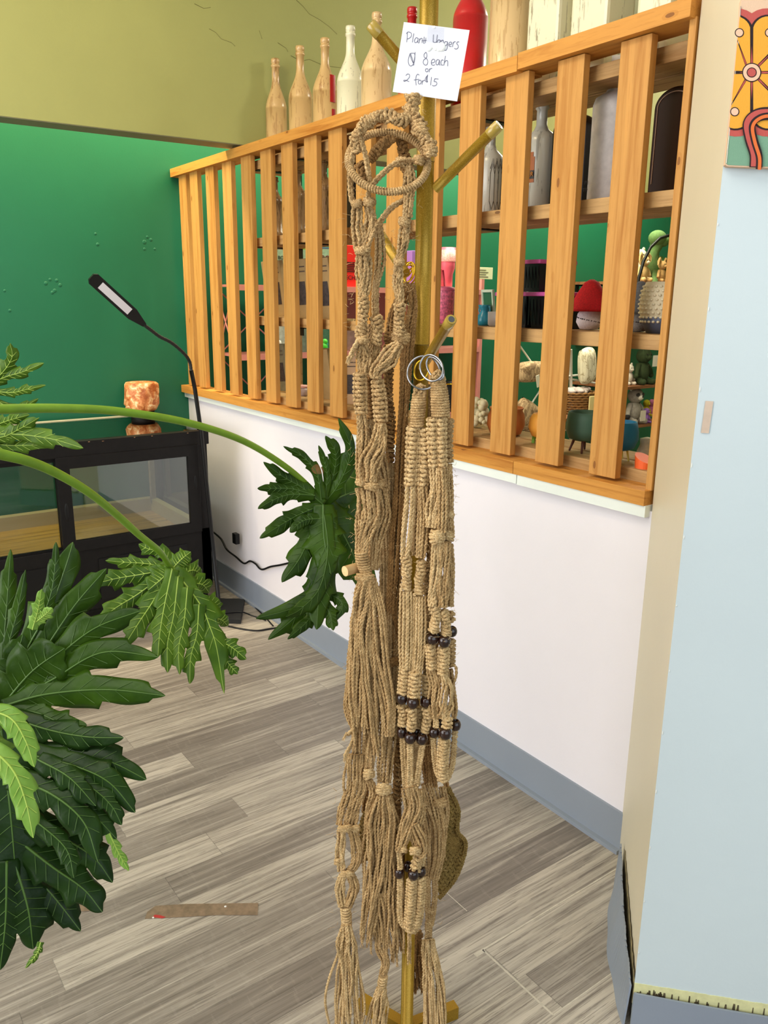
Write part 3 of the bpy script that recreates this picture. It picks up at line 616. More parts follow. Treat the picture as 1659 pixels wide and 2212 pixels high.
t = lathe_thing('candle_jar', (1.87, sy(650, 845, 1.87), zb), [(.03, 0), (.034, .003), (.034, .038), (.004, .038)], plain((176, 156, 150), .2), 'low glass candle jar with a pink lid on the bottom shelf', 'candle jar', partname='jar')
b = MB(); b.lathe([(.036, .038), (.036, .046), (.004, .048)]); b.build('lid', plain((206, 146, 132), .4), t, local=1)
t = lathe_thing('ornament', (1.92, sy(1395, 985, 1.92), zb), [(.01, 0), (.022, .005), (.026, .02), (.018, .04), (.02, .055), (.004, .06)], plain((206, 196, 168), .6, var=.2, vs=60), 'small cream figurine behind the orange cup', 'ornament', partname='body')
# ================= PINK RACK AGAINST THE GREEN WALL =================
M_PINK = plain((216, 142, 136), .4); YR = 3.97
def QB(px, py, y=YR): return on(px, py, 'y', y)
xl, xr = QB(507, 640)[0], QB(1040, 700)[0]
rk = thing('storage_rack', ((xl+xr)/2, 4.09, 0), 'pink metal storage rack with crossed braces against the green wall', 'rack')
for x in (xl, xr, (xl+xr)/2+.42):
    for y in (YR+.012, 4.20): part('post', M_PINK, rk, lambda b: b.box(x-.012, x+.012, y-.012, y+.012, 0, 1.64))
for zz in (1.575, 1.215, .80, .3):
    part('shelf', M_PINK, rk, lambda b: (b.box(xl, xr, YR, 4.21, zz-.012, zz), b.box(xl, xr, YR-.001, YR+.012, zz-.03, zz)))
part('backing_panel', plain((176, 112, 112), .6), rk, lambda b: b.box(QB(745, 640)[0], QB(830, 640)[0]+.25, 4.205, 4.212, .8, 1.57))
for (x0, x1) in ((xl, xl+.42),):
    for z0, z1 in ((1.2, 1.56), (.8, 1.2)):
        part('brace', M_PINK, rk, lambda b: b.cyl((x0, 4.2, z0), (x1, 4.2, z1), .004, sides=8)); part('brace', M_PINK, rk, lambda b: b.cyl((x1, 4.2, z0), (x0, 4.2, z1), .004, sides=8))
part('brace', M_PINK, rk, lambda b: b.cyl((xl, YR+.01, 1.2), (xl, 4.2, 1.56), .004, sides=8)); part('brace', M_PINK, rk, lambda b: b.cyl((xl, 4.2, 1.2), (xl, YR+.01, 1.56), .004, sides=8))
part('brace', M_PINK, rk, lambda b: b.cyl((QB(640, 760)[0], YR+.01, 1.19), (QB(680, 830)[0]+.1, 4.2, .82), .006, sides=8))
def rbox(px, w, h, z, mat, lab, cat='box', d=.09, name='box', grp=None, extra=None, y=4.07):
    x = on(px, 560 if z > 1.4 else 720, 'y', y)[0]; t = thing(name, (x, y, z), lab, cat, grp)
    b = MB(); b.box(-w/2, w/2, -d/2, d/2, 0, h, .004); b.build('body', mat, t, local=1)
    if extra: extra(t, w, h, d)
    return t
G5 = 'boxed goods on the pink rack'
def bars(col, n=4, z0=.15, z1=.5):
    def f(t, w, h, d):
        b = MB()
        for k in range(n): b.box(-w*.5, w*.5, -d/2-.0015, -d/2-.0005, h*(z0+(z1-z0)*k/n), h*(z0+(z1-z0)*(k+.45)/n))
        b.build('printed_band', col, t, local=1)
    return f
def cap_(col, txt=None, txc=None, ts=.03):
    def f(t, w, h, d):
        b = MB(); b.box(-w*.505, w*.505, -d/2-.001, -d/2-.0005, h*.52, h*.96); b.build('clear_front', col, t, local=1)
        if txt: text(t, txt, ts, (t.location[0]+w*.05, t.location[1]-d/2-.002, t.location[2]+h*.72), (1, 0, 0), (0, 0, 1), txc)
    return f
M_PALE = plain((150, 178, 158), .3, var=.2, vs=60)
rbox(599, .12, .20, 1.575, plain((62, 86, 120), .4), 'blue gift box with pale printed top, left on the pink rack', grp=G5, extra=cap_(M_PALE, 'BOIS', M_INK, .026))
rbox(652, .13, .20, 1.575, plain((116, 168, 52), .4), 'lime green gift box in the middle of the blue ones', grp=G5, extra=cap_(M_PALE))
rbox(701, .13, .21, 1.575, plain((52, 72, 108), .4), 'navy gift box lettered in dark red', grp=G5, extra=cap_(M_PALE, 'ROCK', plain((110, 24, 30), .5), .04))
rbox(748, .09, .23, 1.575, plain((222, 40, 34), .4), 'bright red box with black stripes, end of the row', grp=G5, extra=lambda t, w, h, d: (bars(M_INK, 6, .36, .62)(t, w, h, d), text(t, 'TECHIE', .034, (t.location[0], t.location[1]-d/2-.002, t.location[2]+h*.22), (1, 0, 0), (0, 0, 1), M_INK)))
rbox(780, .07, .16, 1.575, plain((214, 168, 40), .4), 'yellow box behind the rope hanger', grp=G5)
rbox(893, .09, .22, 1.575, plain((152, 108, 190), .4), 'lilac tub lettered in black left of the gold pole', grp=G5, extra=lambda t, w, h, d: bars(M_INK, 3, .42, .62)(t, w, h, d), name='tub', cat='tub')
t = thing('travel_mug', (on(966, 560, 'y', 4.05)[0], 4.05, 1.575), 'tall pink travel mug with a square handle right of the gold pole', 'mug')
b = MB(); b.lathe([(.028, 0), (.036, .004), (.038, .09), (.05, .125), (.052, .25), (.004, .252)]); b.build('cup', plain((226, 96, 122), .35), t, local=1)
b = MB(); b.tube([(-.05, 0, .225), (-.085, 0, .225), (-.092, 0, .215), (-.092, 0, .13), (-.085, 0, .12), (-.05, 0, .12)], .007, 8, ref=(0, 1, 0)); b.build('handle', plain((230, 110, 136), .35), t, local=1)
b = MB(); b.lathe([(.053, .165), (.053, .235), (.05, .235)]); b.build('printed_sleeve', plain((232, 150, 150), .4, var=.4, vs=120), t, local=1)
for px, w, h, z, col, lab in ((604, .13, .17, 1.215, (196, 206, 200), 'clear display box with red and white striped figure'), (655, .15, .16, 1.215, (120, 140, 130), 'clear display box with pale shapes'), (703, .12, .17, 1.215, (84, 130, 110), 'clear display box with green figure'), (752, .10, .15, 1.215, (160, 130, 124), 'pink clear box at the end of the lower row')):
    rbox(px, w, h, z, plain(col, .15, var=.25, vs=40), lab, grp='clear display boxes on the pink rack', y=4.06)
for px, py, col, lab, s in ((597, 708, (190, 30, 40), 'red round candy ornament on the pink rack', .02), (598, 728, (226, 220, 214), 'white and red figure in front of its box', .026), (699, 722, (70, 190, 50), 'bright green toy figure on the pink rack', .026), (702, 742, (40, 170, 130), 'teal lower half toy on the pink rack', .02)):
    p = on(px, py, 'y', 3.99); t = thing('toy', (p[0], p[1], 1.216), lab, 'toy'); b = MB(); b.ball((0, 0, s), s, s*.6, s); b.ball((.3*s, 0, s*2.1), s*.7, s*.5, s*.7); b.build('body', plain(col, .4), t, local=1)
for px, w, h, z, lab in ((1047, .14, .07, 1.645, 'white price board on top of the pink rack'),):
    x = on(px, 585, 'y', 4.1)[0]; t = thing('sign_board', (x-.04, 4.1, z), lab, 'sign'); b = MB(); b.box(-.11, .11, -.003, .003, 0, .075, .001); b.build('board', plain((216, 220, 186), .5), t, local=1)
    b = MB()
    for k in range(4): b.box(-.08, .07-.02*(k % 2), -.0045, -.003, .014+k*.014, .018+k*.014)
    b.build('printed_line', plain((120, 122, 110), .6), t, local=1)
# dark jars and bags on the right end of the pink rack
for px, h, z, lab, c in ((970, .13, .80, 'black lidded jar on the pink rack below the patterned tumbler', (26, 28, 34)), (1010, .11, .80, 'brown carton on the pink rack beside the black jar', (112, 84, 46))):
    p = on(px, 800, 'y', 4.07); t = thing('jar', (p[0], 4.07, .80), lab, 'jar'); b = MB(); b.lathe([(.06, 0), (.064, .01), (.064, .15), (.05, .17), (.058, .175), (.058, .20), (.004, .20)]); b.build('body', plain(c, .3), t, local=1)
    b = MB(); b.lathe([(.059, .178), (.059, .186), (.05, .186)]); b.build('band', M_BRASS, t, local=1)
# ================= GOODS BEYOND THE RACK, AGAINST THE GREEN WALL =================
M_WM = plain((226, 226, 216), .4)
def LB(px, py, y=3.9): return on(px, py, 'y', y)
t = thing('display_stand', (LB(1170, 870)[0], 4.0, 0), 'white metal display stand holding patterned cushions', 'display stand')
P0, P1 = LB(1118, 822, 3.9), LB(1172, 812, 3.9)
def rod(name, a, b_, r=.007, m_=None, par=None):
    part(name, m_ or M_WM, par or t, lambda b: b.cyl(a, b_, r, sides=8))
q = lambda px, py: LB(px, py, 3.92)
rod('crossbar', q(1110, 824), q(1290, 806)); rod('crossbar', q(1100, 935), q(1290, 925)); rod('crossbar', q(1228, 818), q(1290, 828))
rod('brace', q(1118, 740), q(1160, 800), .006); rod('brace', q(1130, 900), q(1175, 830), .006)
rod('upright', q(1233, 755), q(1233, 960), .012); rod('upright', q(1100, 700), q(1100, 980), .012); rod('upright', q(1300, 760), q(1300, 980), .012)
M_CAMO = distress('camouflage_fabric', (196, 168, 128), (96, 66, 36), .46, (9, 9, 9), .8, 0); M_FLORAL = distress('floral_fabric', (228, 222, 196), (150, 132, 90), .50, (14, 14, 14), .85, 0)
def cushion(px, py, rx, rz, mat, lab, y=3.86, roll=0, tagw=None):
    p = LB(px, py, y); t = thing('cushion', p, lab, 'cushion'); b = MB()
    u = np.linspace(-1, 1, 15); v = []; f = []
    for s in (-1, 1):
        for i in u:
            for j in u:
                e = (1-i**4)*(1-j**4); v.append((i*rx*(1-.10*j*j), s*.05*e**.5, j*rz*(1-.10*i*i)))
    for s in (0, 1):
        for i in range(14):
            for j in range(14):
                a = s*225+i*15+j; f.append((a, a+1, a+16, a+15))
    b.add(v, f, True); o = b.build('cover', mat, t, local=1); o.rotation_euler[1] = roll
    if tagw: b = MB(); b.box(-.016, .016, -.062, -.058, -rz-.03, -rz+.05); o = b.build('paper_tag', plain((232, 228, 206), .6), t, local=1); o.rotation_euler[1] = -.25
cushion(1146, 803, .125, .07, M_CAMO, 'mottled brown cushion with a paper tag, upper one on the white stand', tagw=1)
cushion(1138, 898, .12, .10, M_CAMO, 'mottled brown cushion, lower one on the white stand', roll=.5)
cushion(1268, 790, .07, .13, M_FLORAL, 'cream floral cushion standing on the white crossbar', roll=-.12)
def plush(px, py, h, mat, lab, name='plush_toy', y=3.8, belly=None, ears='round', legs=True, extra=None, s=1.0):
    """sitting soft toy, base at the pixel"""
    p = LB(px, py, y); t = thing(name, p, lab, 'soft toy', 'soft toys on the far shelves'); u = h
    b = MB(); b.ball((0, 0, .30*u), .20*u, .17*u, .28*u); b.ball((0, -.02*u, .70*u), .20*u, .18*u, .19*u)
    for k in (-1, 1):
        b.tube([(k*.15*u, 0, .48*u), (k*.26*u, -.04*u, .36*u), (k*.30*u, -.06*u, .24*u)], [.07*u, .06*u, .055*u], 10); b.ball((k*.30*u, -.06*u, .22*u), .065*u)
        if legs: b.tube([(k*.10*u, 0, .12*u), (k*.17*u, -.12*u, .07*u), (k*.19*u, -.2*u, .07*u)], [.09*u, .08*u, .07*u], 10); b.ball((k*.19*u, -.21*u, .08*u), .075*u)
    b.build('body', mat, t, local=1)
    for k in (-1, 1):
        b = MB()
        if ears == 'long': b.tube([(k*.10*u, 0, .82*u), (k*.20*u, 0, .98*u), (k*.30*u, -.03*u, .86*u), (k*.32*u, -.03*u, .70*u)], [.04*u, .055*u, .06*u, .03*u], 10)
        elif ears == 'round': b.ball((k*.15*u, 0, .88*u), .07*u, .03*u, .07*u)
        if ears: b.build('ear', mat, t, local=1)
        b = MB(); b.ball((k*.075*u, -.185*u, .74*u), .018*u); b.build('eye', M_INK, t, local=1)
    b = MB(); b.ball((0, -.17*u, .66*u), .085*u, .07*u, .06*u); b.build('muzzle', belly or mat, t, local=1)
    if extra: extra(t, u)
    return t
fur = lambda c: plain(c, .9, var=.15, vs=60, bumpy=.8, bs=160)
def shelf_plank(px0, px1, py, lab, y0=3.72, y1=4.22):
    a, b_ = LB(px0, py, 3.74), LB(px1, py, 3.74); t = thing('shelf_plank', ((a[0]+b_[0])/2, 4.0, a[2]), lab, 'shelf')
    part('plank', wood_mat('brown_plank', (140, 92, 60), (104, 66, 40), (70, 40, 20), 'x', knots=False), t, lambda b: b.box(a[0], b_[0], y0, y1, a[2]-.02, a[2]))
    for x in (a[0]+.05, b_[0]-.05): part('bracket', M_BLACK, t, lambda b: (b.box(x, x+.02, y0+.05, 4.235, a[2]-.03, a[2]-.02), b.box(x, x+.02, 4.215, 4.235, a[2]-.16, a[2]-.02)))
    return a[2]
z1 = shelf_plank(1352, 1475, 607, 'brown shelf plank with black bracket carrying the dinosaur toy')
z2 = shelf_plank(1340, 1440, 922, 'brown shelf plank carrying the raccoon toy')
def raccoon(t, u):
    for k in (-1, 1):
        b = MB(); b.ball((k*.085*u, -.165*u, .735*u), .075*u, .03*u, .045*u); b.build('eye_patch', M_INK, t, local=1)
        b = MB(); b.ball((k*.31*u, -.07*u, .20*u), .07*u); b.build('paw', fur((28, 26, 28)), t, local=1)
    b = MB(); b.ball((0, -.245*u, .69*u), .022*u); b.build('nose', M_INK, t, local=1)
    b = MB(); b.box(-.10*u, .10*u, -.30*u, -.29*u, .10*u, .36*u); b.build('paper_tag', plain((220, 212, 196), .6), t, local=1)
p = LB(1366, 915, 3.8); plush(1366, 915, (z2+.0)*0+.30, fur((150, 144, 134)), 'grey raccoon soft toy with black eye mask and paper tag', 'raccoon_toy', belly=fur((226, 220, 204)), extra=raccoon).location[2] = z2
def tagged(t, u):
    b = MB(); b.box(.05*u, .30*u, -.26*u, -.25*u, .45*u, .72*u); o = b.build('paper_tag', plain((226, 220, 206), .6), t, local=1)
z3 = shelf_plank(1345, 1440, 836, 'dark shelf plank carrying the green frog-like toy')
plush(1384, 832, .30, fur((44, 60, 26)), 'dark green long-limbed soft toy with a white paper tag', y=3.8, ears=None, extra=tagged).location[2] = z3
plush(1356, 832, .17, fur((214, 204, 188)), 'small white soft toy beside the green one', y=3.82, ears='round').location[2] = z3
for px, c, lab in ((1393, (196, 180, 30), 'small yellow soft toy right of the raccoon'), (1404, (196, 110, 150), 'small pink soft toy right of the raccoon')):
    plush(px, 905, .15, fur(c), lab, y=4.0, ears=None).location[2] = z2
plush(1393, 918, .13, fur((140, 96, 170)), 'small purple soft toy at the raccoon foot', y=3.76, ears=None).location[2] = z2
# dinosaur, bunnies and lamb on the top plank
p = LB(1405, 600, 3.86); t = thing('dinosaur_toy', (p[0], p[1], z1), 'green long-necked knitted dinosaur toy on the top plank', 'soft toy', 'soft toys on the far shelves')
b = MB(); b.tube([(.10, 0, .10), (.04, 0, .12), (-.02, 0, .15), (0, -.01, .22), (.02, -.02, .28)], [.07, .08, .06, .04, .05], 12); b.ball((.0, -.03, .31), .072, .06, .055); b.ball((.05, -.05, .29), .04)
for k in ((.08, -.04), (.0, -.05), (.1, .04), (0, .04)): b.cyl((k[0], k[1], .09), (k[0], k[1], .004), .032, .03, 10)
b.build('body', fur((96, 128, 72)), t, local=1)
plush(1388, 600, .20, fur((206, 170, 112)), 'tan bunny soft toy left of the dinosaur', y=3.78, ears='long', belly=fur((232, 214, 180))).location[2] = z1
plush(1428, 600, .17, fur((190, 148, 92)), 'small brown bunny soft toy at the right end of the top plank', y=3.78, ears='long').location[2] = z1
t = plush(1378, 598, .26, fur((230, 220, 192)), 'large cream lamb soft toy at the left of the top plank', y=3.9, ears='round'); t.location[2] = z1
p0 = LB(1373, 660, 3.7); t = thing('metal_hoop', (p0[0]+.35, 3.7, p0[2]), 'black curved metal hoop arching in front of the knitted toys', 'hoop')
part('rod', M_BLACK, t, lambda b: b.tube([LB(a, c, 3.7) for a, c in ((1374, 665), (1375, 635), (1380, 600), (1390, 565), (1405, 535), (1425, 515), (1450, 507), (1480, 510))], .011, 8))
plush(1385, 700, .30, fur((200, 166, 104)), 'yellow-tan bunny soft toy with a long ear behind the grey mushroom', y=3.8, ears='long')
zb4 = shelf_plank(1352, 1440, 702, 'brown shelf plank carrying the yellow-tan bunny toy')
# basket with cloth and card
p = LB(1255, 903, 3.85); zq = shelf_plank(1205, 1300, 905, 'white stand shelf under the wicker basket')
t = thing('wicker_basket', (p[0], 3.88, zq), 'brown wicker basket with cream cloth and card on the white stand', 'basket')
b = MB()
for k in range(9): b.tube([(.13*math.cos(a), .09*math.sin(a), .008+k*.017+.003*math.sin(a*16+k*math.pi)) for a in np.linspace(0, 2*math.pi, 64, endpoint=False)], .009, 6, ref=(0, 0, 1), closed=True)
b.box(-.11, .11, -.07, .07, 0, .006); b.build('weave', plain((128, 88, 40), .7, var=.4, vs=60), t, local=1)
b = MB(); r_ = random.Random(2)
for k in range(22): b.ball((-.09+.18*r_.random(), -.05+.1*r_.random(), .15+.02*r_.random()), .03, .03, .018, 8, 6)
b.build('cloth', plain((206, 190, 186), .8), t, local=1)
b = MB(); b.box(-.02, .12, -.115, -.105, -.01, .13, .01); b.build('card', plain((226, 212, 150), .5), t, local=1)
# ================= GLASS CASE, LAMP, TAPE =================
YF = 3.55; XR = 1.545; XL = -.05; ZT = .903; ZB = .13
gc = thing('display_case', ((XL+XR)/2, 3.88, 0), 'worn black wooden display case with glass top and sliding glass doors', 'display case')
def gbox(name, mat, *a, bev=.003, lab=None):
    o = part(name, mat, gc, lambda b: b.box(*a, bev))
    if lab: o['label'] = lab
    return o
for x0 in (XL, XR-.05): gbox('corner_post', M_BLACKW, x0, x0+.05, YF, YF+.05, ZB, ZT-.03); gbox('corner_post', M_BLACKW, x0, x0+.05, 4.17, 4.22, ZB, ZT-.03)
def topf(b):
    b.box(XL-.008, XR+.008, YF-.008, YF+.045, ZT-.066, ZT, .003); b.box(XL-.008, XR+.008, 4.19, 4.225, ZT-.045, ZT, .003); b.box(XL-.008, XL+.04, YF, 4.2, ZT-.045, ZT, .003); b.box(XR-.04, XR+.008, YF, 4.2, ZT-.045, ZT, .003)
part('top_frame', M_BLACKW, gc, topf)
part('paint_chip', plain((150, 112, 76), .7, var=.3, vs=90), gc, lambda b: [b.ball((x, YF-.008, ZT-.004-.02*q), .004+.006*q, .001, .0016, 8, 4) for x, q in ((.62, .1), (.67, .6), (.70, .5), (.73, .3), (.95, .0), (1.0, .1), (1.06, .2), (1.2, 0), (1.28, .05), (1.45, .1))])
gbox('top_glass', glass_mat('top_glass', (.80, .86, .80), 1.5), XL+.03, XR-.03, YF+.03, 4.20, ZT-.004, ZT+.001, bev=0)
part('glass_edge', plain((196, 190, 160), .3), gc, lambda b: b.box(XL+.03, XR-.03, 4.185, 4.19, ZT+.001, ZT+.006))
gbox('base_frame', M_BLACKW, XL, XR, YF, YF+.04, ZB, ZB+.30); gbox('base_frame', M_BLACKW, XR-.04, XR, YF, 4.22, ZB, ZB+.30); gbox('base_frame', M_BLACKW, XL, XL+.04, YF, 4.22, ZB, ZB+.30)
part('base_panel', M_BLACK, gc, lambda b: [b.box(x0, x0+.42, YF-.004, YF, ZB+.04, ZB+.235) for x0 in (XL+.07, XL+.55, XL+1.05)])
M_AMBER = wood_mat('varnished_floor_board', (176, 130, 58), (128, 88, 34), (80, 50, 20), 'x', knots=False, rough=.35)
gbox('display_floor', M_AMBER, XL+.04, XR-.04, YF+.04, 4.19, ZB+.24, ZB+.262, bev=0)
part('inner_ledge', plain((178, 154, 118), .5), gc, lambda b: (b.box(XL+.04, XR-.04, 4.15, 4.20, ZB+.262, ZB+.33), b.box(XR-.075, XR-.04, YF+.05, 4.15, ZB+.262, ZB+.33)))
part('inner_post', plain((150, 128, 112), .5), gc, lambda b: (b.box(XR-.075, XR-.05, 4.13, 4.155, ZB+.3, ZT-.04),))
part('bottom_board', M_BLACK, gc, lambda b: b.box(XL+.02, XR-.02, YF+.02, 4.2, ZB, ZB+.02))
for x in (XL+.02, XR-.08):
    for y in (YF+.02, 4.12): gbox('foot', M_BLACKW, x, x+.06, y, y+.06, 0, ZB)
part('right_glass', M_GLASS, gc, lambda b: b.box(XR-.02, XR-.015, YF+.05, 4.17, ZB+.3, ZT-.045))
# sliding door: its frame from the photo corners
a = on(118, 990, 'y', YF)[0]; c_ = on(412, 980, 'y', YF)[0]
dr = part('sliding_door', M_BLACKW, gc, lambda b: (b.box(a, a+.055, YF-.012, YF+.012, ZB+.285, ZT-.062, .003), b.box(c_-.02, c_+.035, YF-.012, YF+.012, ZB+.285, ZT-.062, .003), b.box(a+.05, c_-.015, YF-.012, YF+.012, ZT-.115, ZT-.062, .003), b.box(a+.05, c_-.015, YF-.012, YF+.012, ZB+.285, ZB+.335, .003)))
def sub(name, mat, par, root, fn):
    b = MB(); fn(b); v = np.vstack(b.v); o = b.build(name, mat, par, local=1); o.location = -np.array(root.location); return o
M_DGL = glass_mat('door_glass', (.80, .88, .84), 3.2)
sub('pane', M_DGL, dr, gc, lambda b: b.box(a+.05, c_-.015, YF-.002, YF+.002, ZB+.33, ZT-.11))
sub('finger_pull', M_BLACK, dr, gc, lambda b: (b.ball((a+.027, YF-.012, .60), .009, .003, .04), b.ball((c_+.012, YF-.012, .66), .007, .003, .035)))
dl = part('sliding_door', M_BLACKW, gc, lambda b: (b.box(XL+.05, XL+.10, YF+.016, YF+.036, ZB+.285, ZT-.062), b.box(a+.0, a+.05, YF+.016, YF+.036, ZB+.285, ZT-.062), b.box(XL+.09, a, YF+.016, YF+.036, ZT-.085, ZT-.062), b.box(XL+.09, a, YF+.016, YF+.036, ZB+.285, ZB+.305)))
sub('pane', glass_mat('left_door_glass', (.86, .92, .9), 1.2), dl, gc, lambda b: b.box(XL+.09, a, YF+.024, YF+.028, ZB+.30, ZT-.08))
# salt lamp
p = on(308, 885, 'y', 4.13); zr = p[2]
t = thing('salt_lamp', (p[0], p[1], zr), 'rough orange salt rock candle holder on the glass case top', 'candle holder')
b = MB(); rs = np.random.RandomState(3); n = 40; prof = [(.01, 0), (.070, 0), (.080, .014), (.085, .03), (.084, .06), (.086, .09), (.083, .115), (.082, .134), (.076, .142), (.03, .145), (.024, .143), (.022, .12), (.004, .118)]
b.lathe(prof, seg=n); v = b.v[0]; k = (v[:, 2] < .141) & (v[:, 2] > .0)
ang = np.arctan2(v[:, 1], v[:, 0]); f_ = 1+.05*np.sin(ang*5+v[:, 2]*30)+.035*np.sin(ang*11-v[:, 2]*60)+.02*rs.randn(len(v)); v[k, :2] *= f_[k][:, None]
m_, nt, bb = newmat('salt_rock'); vv = coords(nt); n1 = noise(nt, vv, 30, 5, .65, .8)
cc = ramp(nt, n1, [(.36, srgb(166, 84, 38)), (.5, srgb(206, 128, 72)), (.6, srgb(232, 184, 130)), (.68, srgb(246, 224, 190))]); nt.links.new(cc, bb.inputs['Base Color']); bb.inputs['Roughness'].default_value = .45
bb.inputs['Subsurface Weight'].default_value = .25; bb.inputs['Subsurface Radius'].default_value = (.03, .012, .006); bb.inputs['Subsurface Scale'].default_value = .5; bump(nt, bb, n1, .7, .008)
b.build('rock', m_, t, local=1)
b = MB(); b.lathe([(.06, ZT+.001-zr), (.06, -.001), (.004, -.001)]); b.build('stand', M_BLACKW, t, local=1)
b = MB(); b.lathe([(.019, .119), (.019, .132), (.004, .132)]); b.build('tealight', plain((210, 200, 180), .4), t, local=1)
# floor lamp with gooseneck
YL = 3.50
lp = thing('floor_lamp', (on(472, 1310, 'y', YL)[0], YL+.0, 0), 'black gooseneck floor lamp with a flat LED head beside the glass case', 'floor lamp')
Pn = [on(x, y, 'y', YL) for x, y in ((474, 1312), (455, 1130), (434, 930), (421, 840), (413, 800))]
Pn[0] = np.array([Pn[0][0], YL, .02])
def smooth(P, n=60):
    P = np.asarray(P, float); P = np.vstack([2*P[0]-P[1], P, 2*P[-1]-P[-2]]); out = []
    m = len(P)-3; ts = np.linspace(0, m, n)
    for t_ in ts:
        i = min(int(t_), m-1); u = t_-i; p0, p1, p2, p3 = P[i:i+4]
        out.append(.5*((2*p1)+(-p0+p2)*u+(2*p0-5*p1+4*p2-p3)*u*u+(-p0+3*p1-3*p2+p3)*u**3))
    return np.array(out)
part('pole', M_BLACK, lp, lambda b: b.tube(Pn, .0095, 12))
gn = [on(413, 800, 'y', YL), on(409, 780, 'y', YL), on(396, 762, 'y', YL-.03), on(370, 740, 'y', YL-.06), on(345, 727, 'y', YL-.08), on(325, 712, 'y', YL-.1), on(314, 704, 'y', YL-.11)]
part('gooseneck', M_BLACKR, lp, lambda b: b.tube(smooth(gn, 60), .0075+.0006*np.cos(np.arange(60)*2.2), 10))
h0, h1 = on(312, 702, 'y', YL-.11), on(197, 598, 'y', YL-.15)
ax = (h1-h0); Lh = np.linalg.norm(ax); ax /= Lh; vd = (h0+h1)/2-CAM; vd /= np.linalg.norm(vd); sd = np.cross(ax, vd); sd /= np.linalg.norm(sd); nn = np.cross(sd, ax)
nn = nn if np.dot(nn, vd) < 0 else -nn
def headpoly(l0, l1, w0, w1, off):
    return [h0+ax*l0-sd*w0+nn*off, h0+ax*l1-sd*w1+nn*off, h0+ax*(l1+w1*.5)-sd*w1*.55+nn*off, h0+ax*(l1+w1*.5)+sd*w1*.55+nn*off, h0+ax*l1+sd*w1+nn*off, h0+ax*l0+sd*w0+nn*off]
def head(b):
    b.prism(headpoly(.07, Lh-.012, .026, .026, -.006), nn*.012); b.prism([h0+ax*0-sd*.009-nn*.006, h0+ax*.07-sd*.026-nn*.006, h0+ax*.07+sd*.026-nn*.006, h0+ax*0+sd*.009-nn*.006], nn*.012)
hd = part('lamp_head', M_BLACK, lp, head)
sub('light_panel', plain((206, 204, 214), .35), hd, lp, lambda b: b.prism([h0+ax*.085-sd*.015+nn*.006, h0+ax*(Lh-.045)-sd*.015+nn*.006, h0+ax*(Lh-.045)+sd*.015+nn*.006, h0+ax*.085+sd*.015+nn*.006], nn*.001))
bp = [on(x, y, 'z', 0) for x, y in ((445, 1345), (520, 1348), (528, 1303), (455, 1300))]
part('base', M_BLACKR, lp, lambda b: b.prism(bp, (0, 0, .022)))
def cable(pts, lab, r=.0035, name='cable'):
    t = thing(name, pts[0], lab, 'cable'); part('cord', M_BLACK, t, lambda b: b.tube(smooth(pts, 80), r, 6)); return t
fz = lambda x, y, z=.005: on(x, y, 'z', z)
cable([fz(476, 1300), fz(505, 1294), fz(535, 1300), fz(565, 1325), fz(590, 1352)], 'thin black cable curving over the floor behind the lamp base')
cable([fz(492, 1352), fz(520, 1358), fz(555, 1362), fz(590, 1357), fz(640, 1350)], 'thin black cable on the floor in front of the lamp base')
cable([fz(480, 1325, .026), fz(520, 1322, .026), fz(545, 1330, .026), fz(575, 1340)], 'thin black cable crossing the top of the lamp base')
wx = lambda x, y: on(x, y, 'x', 1.725)
cable([wx(462, 1150), wx(478, 1165), wx(490, 1187), wx(510, 1203), wx(527, 1217), wx(540, 1212), wx(552, 1218), wx(565, 1230), wx(585, 1224), wx(608, 1220), wx(640, 1212)], 'black cable hanging crookedly along the white half wall', .005)
p = on(463, 1168, 'y', 3.62); t = thing('plug', (1.71, p[1], p[2]), 'small black plug on the half wall behind the glass case', 'plug'); b = MB(); b.box(-.012, .012, -.02, .02, -.035, .02, .004); b.build('housing', M_BLACK, t, local=1)
M_TAPE = plain((128, 108, 88), .4, var=.25, vs=60)
def tape(pts, lab, red=False):
    P = [on(x, y, 'z', .0008) for x, y in pts]; t = thing('tape_strip', P[0], lab, 'tape'); part('strip', M_TAPE, t, lambda b: b.prism(P, (0, 0, .0006)))
    if red:
        part('red_smear', plain((176, 48, 48), .5), t, lambda b: b.prism([on(x, y, 'z', .0015) for x, y in ((330, 1981), (334, 1976), (345, 1977), (358, 1981), (350, 1984))], (0, 0, .0004)))
        part('white_fleck', plain((230, 226, 220), .5), t, lambda b: (b.ball(on(487, 1958, 'z', .0015), .0035, .0035, .001, 8, 4), b.ball(on(331, 1982, 'z', .0015), .003, .003, .001, 8, 4)))
tape([(313, 1985), (318, 1970), (336, 1957), (400, 1953), (480, 1952), (558, 1951), (556, 1977), (470, 1977), (400, 1981)], 'brown scuffed tape strip on the floor with a red smear', True)
tape([(60, 1950), (130, 1947), (223, 1947), (221, 1967), (150, 1970), (60, 1973)], 'brown tape strip on the floor half hidden under the dark leaves')
